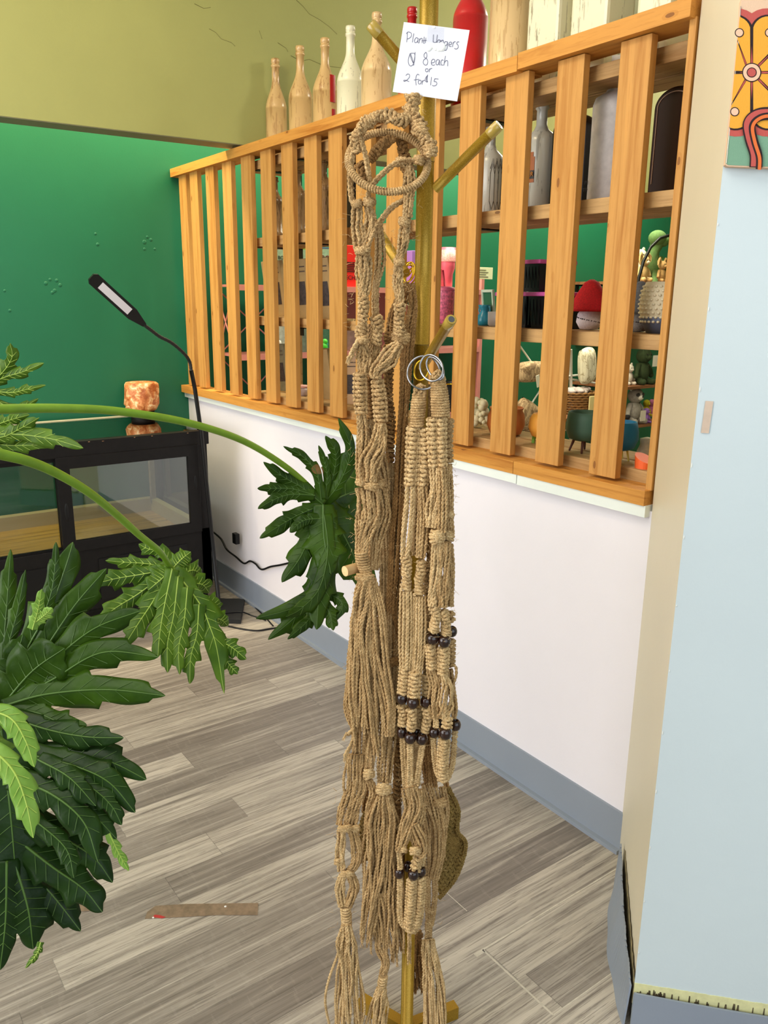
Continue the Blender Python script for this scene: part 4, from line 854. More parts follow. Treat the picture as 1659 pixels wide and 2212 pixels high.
# ================= THE SPLIT-LEAF PHILODENDRON =================
pot = on(-330, 1500, 'z', 0)
pl = thing('philodendron', (pot[0], pot[1], 0), 'large split-leaf philodendron reaching in from the left in its pot', 'plant')
part('pot', plain((92, 88, 84), .6), pl, lambda b: b.lathe([(.11, 0), (.13, .01), (.17, .28), (.175, .30), (.15, .30), (.14, .26), (.004, .26)], (pot[0], pot[1], 0)))
part('soil', plain((52, 38, 28), .9, bumpy=.8, bs=60), pl, lambda b: b.lathe([(.145, .262), (.1, .27), (.004, .275)], (pot[0], pot[1], 0)))
def dp(x, y, d): return dep(x, y, d)
def stem(pts, r0, r1, mat=M_STEM):
    P = smooth([dp(*q) for q in pts], 50); part('stem', mat, pl, lambda b: b.tube(P, np.linspace(r0, r1, 50), 12))
rsl = np.random.RandomState(11)
def lobe_mesh(b, vb, mid, hw, root=1.0, fold=.35, seed=0, ruffle=1.0, roll=0.0):
    """one lobe: midrib mid=[(px,py,depth)...]; hw half width in pixels"""
    n = 46; M = smooth(mid, n); P = np.array([dp(*q) for q in M]); rs = np.random.RandomState(seed)
    T = np.gradient(P, axis=0); T /= np.linalg.norm(T, axis=1, keepdims=True)
    V = P-CAM; V /= np.linalg.norm(V, axis=1, keepdims=True)
    S = np.cross(T, V); S /= np.linalg.norm(S, axis=1, keepdims=True); N = np.cross(S, T); N *= np.sign(-(N*V).sum(1))[:, None]
    if roll: S, N = S*math.cos(roll)+N*math.sin(roll), N*math.cos(roll)-S*math.sin(roll)
    t = np.linspace(0, 1, n); w = hw*M[:, 2]/F
    prof = np.where(t < .55, root+(1-root)*np.sin(np.pi/2*t/.55), np.cos((t-.55)/.45*np.pi/2)**.72)
    prof = np.maximum(prof, .02)
    A_ = np.linspace(-1, 1, 9); rows = []
    ph = rs.rand(6)*6.3; rsd = rs.rand(2)
    for i in range(n):
        row = []
        for a_ in A_:
            s_ = 0 if a_ < 0 else 1
            tooth = (t[i]*(2.6+.9*rsd[s_])+ph[s_]/6.3) % 1.0
            e = 1+.50*(tooth**1.6-.42)*ruffle*min(1, t[i]*3)+.09*math.sin(t[i]*19+ph[2+s_])*ruffle
            ww = w[i]*prof[i]*(1+(e-1)*abs(a_)**2.5)
            z = -fold*abs(a_)**1.3*ww+.12*w[i]*prof[i]*math.sin(t[i]*22+ph[4]+s_*2)*abs(a_)**2*ruffle
            row.append(P[i]+S[i]*a_*ww+N[i]*z)
        rows.append(row)
    k = len(A_); v = np.array(rows).reshape(-1, 3); f = [(i*k+j, i*k+j+1, (i+1)*k+j+1, (i+1)*k+j) for i in range(n-1) for j in range(k-1)]
    b.add(v, f, True)
    if vb is not None:
        vr = np.linspace(.0016, .0004, n)*min(1.6, max(.7, hw/22)); vb.tube(P+N*.0008, vr, 6)
        for q in range(2, 8):           # side veins
            i = int(n*q/10); j = min(n-1, i+4)
            for sg in (-1, 1):
                e0 = P[i]+N[i]*.0006; ww = w[j]*prof[j]*.8; e1 = P[j]+S[j]*sg*ww+N[j]*(-fold*.75*ww+.0012); em = (e0+e1)/2+N[i]*.0012
                vb.tube([e0, em, e1], [.0007, .0005, .0003], 5)
def leaf(name_label, lobes, mat, vein, th=.0007, ruffle=1.0):
    b = MB(); vb = MB()
    for i, L in enumerate(lobes):
        mid, hw = L[0], L[1]; kw = L[2] if len(L) > 2 else {}
        lobe_mesh(b, vb, mid, hw, seed=i*7+len(lobes), ruffle=ruffle, **kw)
    o = b.build('leaf', mat, pl); md = o.modifiers.new('thickness', 'SOLIDIFY'); md.thickness = th; md.offset = -1
    if name_label: o['label'] = name_label
    w_ = vb.build('vein', vein, o, local=1); w_.location = -np.array(pl.location); return o
def D(pts, d0, d1):
    n = len(pts); return [(x, y, d0+(d1-d0)*(i/(n-1))**1.2) for i, (x, y) in enumerate(pts)]
h = (698, 1090)
a_ = 1.86
leaf('broad split leaf hanging in front of the white half wall', [
 (D([h, (780, 1060), (850, 1080)], a_+.05, a_+.12), 62, dict(root=.5)), (D([h, (775, 1140), (840, 1200)], a_+.05, a_+.1), 60, dict(root=.5)), (D([h, (750, 1170), (800, 1290)], a_+.04, a_+.06), 46, dict(root=.5)),
 (D([h, (735, 1040), (757, 970), (731, 903)], a_+.02, a_-.04), 15, dict(root=.9)), (D([h, (722, 1020), (724, 975), (703, 941)], a_+.02, a_-.03), 15, dict(root=.9)),
 (D([(700, 1080), (707, 1030), (700, 995), (688, 962)], a_+.01, a_-.03), 9, dict(root=.9)), (D([(694, 1080), (685, 1025), (655, 987), (612, 964)], a_, a_-.05), 11, dict(root=.9)),
 (D([h, (652, 1053), (612, 1030), (569, 998)], a_, a_-.06), 15, dict(root=.8)), (D([(675, 1068), (630, 1056), (590, 1055), (556, 1055)], a_-.01, a_-.06), 13, dict(root=.8)), (D([(680, 1070), (630, 1068), (595, 1078), (557, 1099)], a_-.01, a_-.06), 15, dict(root=.8)),
 (D([h, (650, 1110), (610, 1132), (561, 1163)], a_, a_-.07), 19, dict(root=.7)), (D([h, (672, 1150), (648, 1205), (609, 1258)], a_-.0, a_-.05), 26, dict(root=.6)), (D([(690, 1120), (655, 1125), (626, 1150)], a_-.02, a_-.05), 14, dict(root=.8)),
 (D([h, (703, 1180), (690, 1260), (640, 1310), (553, 1336)], a_+.01, a_-.08), 24, dict(root=.9)), (D([h, (705, 1200), (680, 1290), (630, 1340), (579, 1382)], a_+.01, a_-.08), 24, dict(root=.9)),
 (D([(700, 1110), (708, 1190), (690, 1270), (650, 1315), (617, 1333)], a_-.02, a_-.12), 18, dict(root=.9)), (D([(705, 1100), (706, 1190), (690, 1280), (684, 1360)], a_-.01, a_-.09), 30, dict(root=.7)),
 (D([(690, 1290), (670, 1335), (621, 1381)], a_-.04, a_-.1), 14, dict(root=.9)), (D([(690, 1290), (712, 1325), (720, 1362)], a_-.04, a_-.09), 15, dict(root=.9)), (D([(695, 1280), (725, 1290), (740, 1310), (720, 1345)], a_-.03, a_-.06), 13, dict(root=.9)),
 (D([h, (700, 1160), (715, 1240)], a_-.015, a_-.05), 40, dict(root=.5))], M_LEAF, M_VEIND)
stem([(-60, 885, 1.35), (0, 884, 1.40), (120, 882, 1.47), (250, 888, 1.55), (400, 912, 1.65), (520, 950, 1.74), (610, 1003, 1.81), (668, 1052, 1.87), (698, 1092, 1.90)], .0092, .0062)
h = (372, 1229); c = 1.62
leaf('drooping split leaf with bright yellow veins', [
 (D([h, (304, 1241), (250, 1250), (203, 1262)], c, c-.05), 20, dict(root=.7)), (D([h, (320, 1218), (275, 1215), (228, 1211)], c+.02, c), 14, dict(root=.8)), (D([h, (352, 1195), (318, 1185), (300, 1175)], c+.02, c+.02), 15, dict(root=.7)), (D([h, (300, 1282), (255, 1310), (206, 1345)], c-.01, c-.08), 22, dict(root=.7)),
 (D([h, (330, 1300), (300, 1345), (262, 1405)], c-.02, c-.1), 24, dict(root=.7)), (D([h, (355, 1310), (345, 1370), (341, 1420)], c-.03, c-.1), 21, dict(root=.7)), (D([(385, 1245), (375, 1330), (362, 1390), (362, 1453)], c-.03, c-.1), 20, dict(root=.7)),
 (D([(405, 1268), (398, 1340), (386, 1400), (388, 1457)], c-.03, c-.1), 17, dict(root=.8)), (D([(430, 1305), (425, 1370), (412, 1420), (410, 1477)], c-.03, c-.09), 18, dict(root=.8)),
 (D([h, (405, 1268), (436, 1312), (453, 1353), (468, 1400), (484, 1498)], c, c-.06), 27, dict(root=.6)), (D([(466, 1380), (500, 1398), (532, 1424)], c-.03, c-.04), 17, dict(root=.8)), (D([(472, 1400), (495, 1435), (514, 1456)], c-.03, c-.04), 13, dict(root=.8)),
 (D([h, (392, 1208), (412, 1192)], c+.01, c+.03), 20, dict(root=.8)), (D([(385, 1245), (415, 1232), (436, 1240)], c+.01, c+.06), 20, dict(root=.8)), (D([(400, 1262), (435, 1262), (452, 1280)], c, c+.06), 20, dict(root=.8)),
 (D([(425, 1300), (458, 1305), (472, 1325)], c, c+.05), 20, dict(root=.8)), (D([(445, 1335), (476, 1338), (492, 1352)], c-.01, c+.04), 18, dict(root=.8)), (D([h, (350, 1250), (320, 1275)], c-.02, c-.04), 30, dict(root=.6))], M_LEAFM, M_VEIN, ruffle=1.25)
stem([(-60, 968, 1.18), (0, 981, 1.22), (60, 996, 1.26), (120, 1021, 1.31), (190, 1062, 1.37), (250, 1110, 1.44), (300, 1155, 1.50), (345, 1192, 1.56), (372, 1231, 1.62)], .0090, .0056)
h = (4, 1526); c = 1.42
leaf('broad split leaf spreading over the floor at the left edge', [
 (D([h, (8, 1400), (16, 1290), (23, 1187)], c, c+.05), 20, dict(root=.6)), (D([h, (18, 1400), (38, 1320), (55, 1231)], c, c+.03), 15, dict(root=.6)), (D([h, (60, 1400), (110, 1310), (140, 1230), (158, 1171)], c, c+.03), 36, dict(root=.4)), (D([(80, 1360), (108, 1290), (118, 1230), (121, 1171)], c-.01, c), 13, dict(root=.9)),
 (D([h, (85, 1420), (160, 1310), (230, 1228)], c, c+.02), 36, dict(root=.4)), (D([h, (100, 1440), (200, 1360), (304, 1319)], c-.01, c), 34, dict(root=.4)), (D([h, (110, 1470), (220, 1410), (342, 1419)], c-.01, c-.01), 34, dict(root=.4)),
 (D([h, (100, 1500), (230, 1490), (357, 1503)], c-.02, c-.02), 36, dict(root=.4)), (D([h, (80, 1540), (130, 1560), (188, 1567)], c-.02, c-.05), 24, dict(root=.6)), (D([h, (70, 1450), (140, 1400)], c-.01, c-.02), 60, dict(root=.4, fold=.1)), (D([h, (-40, 1400), (-60, 1300)], c, c+.05), 40, dict(root=.6)), (D([h, (30, 1440), (50, 1370)], c-.005, c), 34, dict(root=.5, fold=.1))], M_LEAF, M_VEIND)
leaf('small bright folded leaf tip', [(D([(70, 1360), (82, 1318), (90, 1272)], 1.385, 1.37), 12, dict(root=.9)), (D([(76, 1345), (95, 1330), (113, 1313)], 1.385, 1.37), 13, dict(root=.9))], M_LEAFL, M_VEIN)
c = 1.30
leaf('large dark glossy leaf with brown burnt tips, lowest at the left', [
 (D([(0, 1560), (22, 1750), (35, 1900)], c-.02, c-.02), 62, dict(root=.8, fold=.12)), (D([(20, 1550), (110, 1578), (190, 1592), (267, 1594)], c+.04, c+.03), 27, dict(root=.8)), (D([(60, 1625), (150, 1632), (235, 1645), (316, 1684)], c+.03, c+.03), 34, dict(root=.8)), (D([(60, 1630), (160, 1655), (235, 1690), (292, 1755)], c+.01, c+.0), 33, dict(root=.8)),
 (D([(110, 1650), (195, 1700), (240, 1740), (263, 1782)], c-.0, c-.02), 20, dict(root=.8)), (D([(80, 1640), (150, 1680), (207, 1741)], c-.01, c-.03), 24, dict(root=.8)), (D([(20, 1680), (110, 1715), (180, 1775), (211, 1860)], c-.02, c-.05), 33, dict(root=.8)), (D([(100, 1690), (190, 1750), (252, 1812)], c-.01, c-.02), 26, dict(root=.8)),
 (D([(20, 1740), (120, 1800), (200, 1850), (243, 1906)], c-.01, c-.0), 32, dict(root=.8)), (D([(60, 1760), (140, 1830), (160, 1897)], c-.03, c-.06), 20, dict(root=.8)), (D([(20, 1800), (110, 1870), (180, 1920), (221, 1970)], c-.01, c-.01), 38, dict(root=.8)), (D([(30, 1850), (110, 1930), (174, 2011)], c-.0, c+.01), 33, dict(root=.8)),
 (D([(30, 1860), (60, 1960), (72, 2050)], c-.02, c-.02), 48, dict(root=.8)), (D([(15, 1860), (12, 1990), (0, 2095)], c-.03, c-.04), 30, dict(root=.8))], M_LEAFD, M_VEIND)
leaf('thin pale curled leaf end', [(D([(236, 1800), (256, 1842), (278, 1881)], c-.02, c-.03), 10, dict(root=.9))], M_LEAFL, M_VEIN)
leaf('thin curled leaf end above the floor', [(D([(88, 2035), (80, 2060), (55, 2091)], c-.04, c-.05), 7, dict(root=.9))], M_LEAFM, M_VEIN)
c = 1.10
leaf('light green young leaf nearest the camera', [(D([(-50, 1530), (20, 1550), (55, 1600), (74, 1657)], c+.02, c), 24, dict(root=.8)), (D([(-40, 1600), (25, 1660), (55, 1730), (72, 1810)], c, c-.03), 26, dict(root=.7)), (D([(-40, 1570), (-10, 1640), (10, 1680)], c+.02, c+.02), 36, dict(root=.9))], M_LEAFL, M_VEIN)
h = (-50, 840); c = 1.75
leaf('upper left leaf seen from below against the green wall', [(D([h, (-5, 815), (25, 775), (22, 741)], c, c-.03), 15, dict(root=.8)), (D([h, (10, 815), (50, 803), (95, 784)], c, c-.02), 11, dict(root=.9)), (D([h, (20, 848), (55, 842), (99, 832)], c, c), 9, dict(root=.9)), (D([h, (20, 880), (50, 878), (83, 861)], c+.02, c+.02), 9, dict(root=.9))], M_LEAFM, M_VEIN, ruffle=1.3)
h = (-60, 940); c = 1.62
leaf('upper left leaf lying above the glass case', [(D([h, (0, 945), (45, 925), (85, 902)], c, c-.02), 15, dict(root=.8)), (D([h, (30, 938), (110, 948), (180, 968)], c, c-.03), 17, dict(root=.8)), (D([h, (0, 915), (30, 905), (64, 896)], c, c), 12, dict(root=.8)), (D([h, (0, 960), (60, 962), (120, 960)], c+.01, c), 14, dict(root=.8))], M_LEAFM, M_VEIN, ruffle=1.3)
base = pot+UZ*.27
for q, d in (((-60, 885), 1.35), ((-60, 968), 1.18), ((-10, 1528), 1.43), ((0, 1560), 1.30), ((-50, 1560), 1.12), ((-50, 840), 1.75), ((-60, 940), 1.62)):
    P = dp(q[0], q[1], d); mid = (P+base)/2+UZ*.12
    part('stem', M_STEM, pl, lambda b: b.tube(smooth([base, mid, P], 24), np.linspace(.011, .0085, 24), 10))
# ================= GOLD COAT RACK =================
cr = thing('coat_rack', tuple(POLE), 'gold painted metal coat rack with angled arms, hung with rope plant hangers', 'coat rack')
def zc(px, py): return PP(px, py)[2]
zj1, zj2 = zc(918, 352), zc(905, 745)
def pcyl(z0, z1, r): return lambda b: b.cyl((POLE[0], POLE[1], z0), (POLE[0], POLE[1], z1), r, sides=32)
part('pole', M_GOLD, cr, pcyl(.02, zj2, .0130)); part('pole', M_GOLD, cr, pcyl(zj2+.0012, zj1, .0137)); part('pole', M_GOLD, cr, pcyl(zj1+.0012, 2.02, .0143))
part('joint', plain((110, 84, 20), .4, .3), cr, lambda b: [b.cyl((POLE[0], POLE[1], z-.001), (POLE[0], POLE[1], z+.0022), .0128, sides=32) for z in (zj1, zj2)])
part('joint', M_GOLD, cr, lambda b: b.ball((POLE[0], POLE[1], 2.02), .018))
M_RUB = plain((166, 138, 56), .25, coat=.4)
def arm(a, da, e, de, r=.0088):
    A_, E_ = PP(a[0], a[1], da), PP(e[0], e[1], de); k = E_-A_; L = np.linalg.norm(k); k /= L
    o = part('arm', M_GOLD, cr, lambda b: b.tube([A_, A_+k*L*.3, A_+k*(L-.002)], r, 18))
    sub('end_cap', M_RUB, o, cr, lambda b: (b.tube([A_+k*(L-.020), A_+k*(L-.0195), A_+k*(L-.001), A_+k*(L+.0006)], [r*1.02, r*1.08, r*1.08, r*.9], 18),)); sub('cap_hole', plain((96, 96, 100), .3, .6), o, cr, lambda b: b.tube([A_+k*(L+.0002), A_+k*(L+.0009)], r*.62, 14))
arm((908, 178), .0, (800, 52), .012, .0085)                    # up to the left, behind the sign
arm((940, 408), .0, (1078, 270), .05, .0082)                    # up to the right
o = arm((912, 793), .012, (975, 690), .16, .0078)                  # towards the camera, carries the two silver rings
arm((876, 590), -.012, (822, 508), -.08, .0082)                # to the back left
for a in (0.35, 0.35+2*math.pi/3, 0.35-2*math.pi/3):           # three feet of flat bar
    pass
ft = on(975, 2172, 'z', .03); fd = ft[:2]-POLE[:2]; Lf = np.linalg.norm(fd); fd /= Lf
for k in range(3):
    c_, s_ = math.cos(k*2.0944), math.sin(k*2.0944); d_ = np.array([fd[0]*c_-fd[1]*s_, fd[0]*s_+fd[1]*c_, 0]); n_ = np.array([-d_[1], d_[0], 0])
    p0 = POLE; p1 = POLE+d_*(Lf+.012)
    part('foot', M_GOLD, cr, lambda b: b.prism([p0-n_*.011+UZ*.0, p1-n_*.011, p1+n_*.011, p0+n_*.011], (0, 0, .03)))
# ================= PRICE SIGN =================
M_PAPER = plain((232, 232, 238), .6)
def CS(x, y, off=0.0): return PP(760+x/5.53, y/5.53, .030+off)
sg = thing('price_sign', CS(950, 740), 'white paper price sign with handwriting taped to the gold pole', 'sign')
part('paper', M_PAPER, sg, lambda b: b.prism([CS(488, 1098), CS(1258, 1212), CS(1407, 362), CS(622, 265)], -NH*.0006))
M_PEN = plain((96, 94, 116), .5)
strokes = [[(655, 503), (660, 450), (662, 388)], [(650, 402), (668, 382), (692, 384), (712, 402), (708, 434), (686, 456), (662, 466)], [(740, 400), (730, 455), (722, 505)],
 [(792, 458), (768, 450), (750, 475), (750, 503), (768, 508), (785, 488), (792, 458)], [(792, 458), (788, 500), (797, 516)], [(808, 460), (804, 512)], [(806, 486), (824, 458), (840, 464), (838, 514)], [(864, 440), (858, 512), (866, 518)], [(834, 487), (892, 481)], [(884, 450), (876, 515)],
 [(974, 413), (970, 500)], [(970, 500), (990, 508), (1008, 500)], [(1020, 416), (1010, 508)], [(1055, 478), (1032, 476), (1018, 505), (1028, 522), (1048, 505)], [(1055, 478), (1050, 520)], [(1064, 484), (1060, 524)], [(1062, 500), (1080, 480), (1093, 488), (1092, 528)],
 [(1142, 500), (1116, 496), (1104, 522), (1116, 545), (1136, 530), (1143, 500), (1140, 560), (1128, 595), (1112, 602), (1102, 590)], [(1160, 536), (1188, 528), (1190, 506), (1172, 502), (1158, 526), (1164, 552), (1190, 554)], [(1210, 505), (1202, 560)], [(1207, 525), (1222, 500), (1240, 498)], [(1282, 500), (1262, 500), (1252, 520), (1270, 545), (1266, 572), (1246, 586), (1224, 578)],
 [(726, 634), (700, 640), (678, 690), (674, 745), (690, 782), (716, 784), (742, 750), (752, 690), (748, 640), (726, 634)], [(690, 640), (712, 710), (742, 772)], [(756, 622), (748, 700), (736, 782)], [(700, 636), (738, 752)],
 [(884, 622), (862, 650), (866, 684), (892, 700), (906, 730), (898, 770), (872, 776), (852, 750), (858, 716), (880, 700), (896, 674), (894, 640), (884, 622)],
 [(950, 752), (984, 742), (990, 716), (970, 706), (950, 730), (950, 766), (972, 780), (992, 772)], [(1046, 718), (1020, 712), (1004, 742), (1010, 772), (1032, 768), (1046, 718), (1044, 768), (1056, 778)], [(1094, 720), (1074, 716), (1062, 746), (1070, 776), (1090, 776)], [(1118, 668), (1108, 720), (1098, 782)], [(1104, 752), (1124, 724), (1144, 730), (1144, 790)],
 [(900, 820), (882, 824), (880, 848), (896, 858), (910, 844), (908, 824), (900, 820)], [(928, 820), (922, 862)], [(926, 836), (942, 818), (960, 818)],
 [(644, 902), (664, 884), (688, 892), (686, 922), (656, 956), (626, 972), (620, 960), (640, 958), (684, 974)],
 [(806, 898), (786, 886), (768, 910), (762, 960), (768, 1018)], [(742, 954), (804, 946)], [(812, 956), (794, 968), (796, 998), (814, 1004), (828, 984), (826, 962), (812, 956)], [(842, 962), (838, 1010)], [(840, 984), (854, 962), (872, 960)],
 [(906, 898), (880, 930), (876, 962), (892, 978), (908, 972)], [(906, 892), (898, 940), (900, 984)], [(902, 900), (892, 940), (896, 978)],
 [(950, 920), (940, 1018)], [(1034, 944), (990, 940)], [(990, 940), (982, 972), (1004, 976), (1016, 996), (1004, 1018), (976, 1026), (960, 1018)]]
part('handwriting', M_PEN, sg, lambda b: [b.tube(smooth([CS(x, y, .0008) for x, y in s_], max(6, 7*len(s_))), .00042, 5, ref=NH) for s_ in strokes])
part('correction_patch', plain((246, 246, 240), .4), sg, lambda b: [b.ball(CS(x, y, .0006), r*.0022, r*.0022, r*.0007, 10, 6, rot=np.array([RT, UZ, -NH]).T) for x, y, r in ((918, 575, 2.2), (935, 556, 2.2), (955, 545, 1.8), (975, 548, 1.8), (1000, 560, 2.2), (1020, 548, 2.0), (1040, 556, 2.4), (1070, 560, 3), (1085, 572, 2.2), (1000, 578, 1.6), (1040, 580, 2), (985, 325, 1.0), (972, 324, .8))])
part('tape', glass_mat('clear_tape', (.97, .97, .98), .2), sg, lambda b: b.prism([CS(905, 305, .0009), CS(1105, 330, .0009), CS(1100, 520, .0009), CS(895, 500, .0009)], NH*-.0003))
# ================= ROPE WORK =================
RR = .0024
rng = np.random.RandomState(42)
def P3(pts, d=0.0, n=None):
    """smooth path from (px, py[, depth]) -> px, py, d arrays"""
    q = np.array([(p[0], p[1], p[2] if len(p) > 2 else d) for p in pts], float)
    L = np.hypot(*np.diff(q[:, :2], axis=0).T).sum(); n = n or max(6, int(L/2.2)); return smooth(q, n)
def toW(a): return np.array([PP(x, y, d) for x, y, d in a])
def world_cord(b, a, r=RR, ph=None, lobe=.26, nl=2, pitch=.0078):
    W_ = toW(a); b.tube(W_, r*1.02, 10, ref=NH, twist=2*math.pi/pitch/nl*1.0, lobe=lobe, nl=nl, ph=rng.rand()*6 if ph is None else ph)
def bundle(b, pts, w, n, d=0.0, t=.006, r=RR, wob=1.0, tie=(0, 1), fray=False, loose=0.0):
    n = int(round(n*1.35)) if n > 3 else n
    """n twisted cords running side by side; w = total width in pixels at the path nodes"""
    a = P3(pts, d); m_ = len(a); ws = np.interp(np.linspace(0, 1, m_), np.linspace(0, 1, len(w)), w); u = np.linspace(0, 1, m_)
    T = np.gradient(a[:, :2], axis=0); T /= np.maximum(np.linalg.norm(T, axis=1, keepdims=True), 1e-6); S = np.stack([T[:, 1], -T[:, 0]], 1)
    for k in range(n):
        x0 = -1+2*(k+.5)/n; x0 = x0*.9+.1*rng.randn(); z0 = math.sqrt(max(0, 1-min(1, x0*x0)))*(1 if k % 2 == 0 else (-.4 if k % 4 == 1 else .4))
        f1, f2, p1, p2 = 1+2*rng.rand(), 3+3*rng.rand(), rng.rand()*6.3, rng.rand()*6.3
        env = np.minimum(1, 8*np.minimum(u if tie[0] == 0 else np.ones(m_), (1-u) if tie[1] == 1 else np.ones(m_)))
        x = x0+wob*.12*env*np.sin(u*f1*4+p1)+wob*.02*env*np.sin(u*f2*6.3+p2); z = z0+.25*wob*np.sin(u*f1*5+p2)
        e = u.copy(); sl = slice(None)
        if fray: cut = 1-.16*rng.rand(); sl = u <= cut
        A_ = np.column_stack([a[:, 0]-S[:, 0]*x*ws/2*-1, a[:, 1]+S[:, 1]*x*ws/2, a[:, 2]+z*t])
        if loose: A_[:, 0] += loose*u*u*x0*14*np.sin(u*5+p1)
        world_cord(b, A_[sl], r)
        if fray:
            e_ = A_[sl][-1]; q = A_[sl][-3]
            for j in range(4):
                dx = (rng.rand()-.5)*7; world_strand = [(e_[0], e_[1], e_[2]), (e_[0]+dx*.5+(e_[0]-q[0])*.4, e_[1]+5, e_[2]), (e_[0]+dx+(e_[0]-q[0])*.6, e_[1]+9+4*rng.rand(), e_[2])]
                b.tube(toW(np.array(world_strand)), [.0011, .0008, .0004], 4, ref=NH)
def sinnet(b, pts, w, d=0.0, pitch=8.5, rot=0.0, r=.0031, deep=.0065, core=True, rot0=0.0):
    """column of knots: each knot is a cord arching over the front and one behind; rot turns it (spiral)"""
    a = P3(pts, d, None); W_ = toW(a); m_ = len(W_); L = np.hypot(*np.diff(a[:, :2], axis=0).T); s = np.concatenate([[0], np.cumsum(L)])
    nk = max(2, int(s[-1]/pitch)); ws = np.interp(s, np.linspace(0, s[-1], len(w)), w) if hasattr(w, '__len__') else np.full(m_, float(w))
    k2m = np.linalg.norm(W_[-1]-W_[0])/max(1e-6, math.hypot(*(a[-1, :2]-a[0, :2])))*1.0
    for k in range(nk):
        sk = (k+.5)*s[-1]/nk; C_ = np.array([np.interp(sk, s, W_[:, j]) for j in range(3)]); C2 = np.array([np.interp(min(s[-1], sk+4), s, W_[:, j]) for j in range(3)]); C1 = np.array([np.interp(max(0, sk-4), s, W_[:, j]) for j in range(3)])
        T = C2-C1; T /= np.linalg.norm(T); ww = np.interp(sk, s, ws)*.00078*(1.0+.16*(a[0, 1]/2212))/2
        S = np.cross(T, -NH); S /= np.linalg.norm(S); N = np.cross(S, T); 
        if np.dot(N, -NH) < 0: N = -N
        th = rot0+rot*k; S2 = S*math.cos(th)+N*math.sin(th); N2 = N*math.cos(th)-S*math.sin(th)
        for sgn, front in (((1 if k % 2 == 0 else -1), 1), (-1, -1)):
            q = np.linspace(-1, 1, 9); sl = (.13 if rot == 0 else .24)*pitch*.00078*(sgn if rot == 0 else 1)
            pts3 = [C_+S2*(ww-r)*x+N2*front*deep*(1-abs(x)**2.6)*.9+T*(sl*x*1.4-.0004*abs(x)) for x in q]
            b.tube(pts3, r*(1+.07*np.cos(q*2)), 10, ref=T, twist=420, lobe=.24, nl=2, ph=rng.rand()*6)
        # side loops that give the bumpy edge
        for sd_ in (-1, 1):
            if rot == 0 or True:
                e = C_+S2*sd_*(ww-r*.6); b.tube([e-T*pitch*.00034-N2*.001, e-T*pitch*.0001+N2*.0018+S2*sd_*.0014, e+T*pitch*.0001+N2*.0018+S2*sd_*.0014, e+T*pitch*.00034-N2*.001], [r*.5, r*.85, r*.85, r*.5], 8, ref=S2, twist=420, lobe=.18, nl=2)
    if core:
        for x in (-.35, .35):
            A_ = a.copy(); A_[:, 0] += x*(w if not hasattr(w, '__len__') else w[0])*.4; b.tube(toW(A_), .0028, 7, ref=NH)
def braid(b, pts, w, d=0.0, pitch=15, r=.0026):
    a = P3(pts, d); a = smooth(a[::3], len(a)); L = np.hypot(*np.diff(a[:, :2], axis=0).T); s = np.concatenate([[0], np.cumsum(L)]); T = np.gradient(a[:, :2], axis=0); T /= np.maximum(np.linalg.norm(T, axis=1, keepdims=True), 1e-6)
    for k in range(3):
        p = 2*math.pi*(s/pitch)+k*2.0944; A_ = a.copy(); off = np.sin(p)*w*.30; A_[:, 0] += T[:, 1]*off; A_[:, 1] -= T[:, 0]*off; A_[:, 2] += np.sin(2*p)*.0026; world_cord(b, A_, r)
def wrap(b, pts, w, d=0.0, pitch=5.6, deep=.0085, r=.0024):
    a = P3(pts, d, 14); W0 = toW(a); L = np.hypot(*np.diff(a[:, :2], axis=0).T).sum(); nt_ = L/pitch; n = int(nt_*18)
    u = np.linspace(0, 1, n); C_ = np.stack([np.interp(u, np.linspace(0, 1, 14), W0[:, j]) for j in range(3)], 1); ws = np.interp(u, np.linspace(0, 1, len(w)), w)*.00078*.5*(1+.16*a[0, 1]/2212)
    ph = u*nt_*2*math.pi; rad = 1+.02*np.sin(u*nt_*2.3)
    P_ = C_+RT*(np.cos(ph)*(ws-r)*rad)[:, None]-NH*(np.sin(ph)*deep)[:, None]; b.tube(P_, r, 9, ref=(.05, .05, 1), twist=420, lobe=.2, nl=2)
    b.tube(C_, np.minimum(ws*.8, deep*.9), 10)
def knot(b, c, w, h, d=0.0, n=5):
    """a round gathered knot: cords lapping over one another"""
    c = np.array(c, float); n += 1
    for k in range(n):
        q = (k-(n-1)/2)/(n/2); th = np.linspace(0, 2*math.pi, 30); tilt = (.35 if k % 2 else -.30)+.15*rng.randn(); R = w/2*math.sqrt(max(.12, 1-q*q*.85))
        x = np.cos(th)*R*.86; z = np.sin(th)*(.0045+.0045*math.sqrt(max(.1, 1-q*q)))
        y = q*h/2*.80+np.cos(th)*tilt*h*.26
        b.tube(toW(np.column_stack([c[0]+x, c[1]+y, d+z])), .0026, 10, ref=(0, 0, 1), twist=420, lobe=.24, nl=2)
    b.ball(PP(c[0], c[1], d), w*.0003, w*.0003, h*.0003, 10, 8)
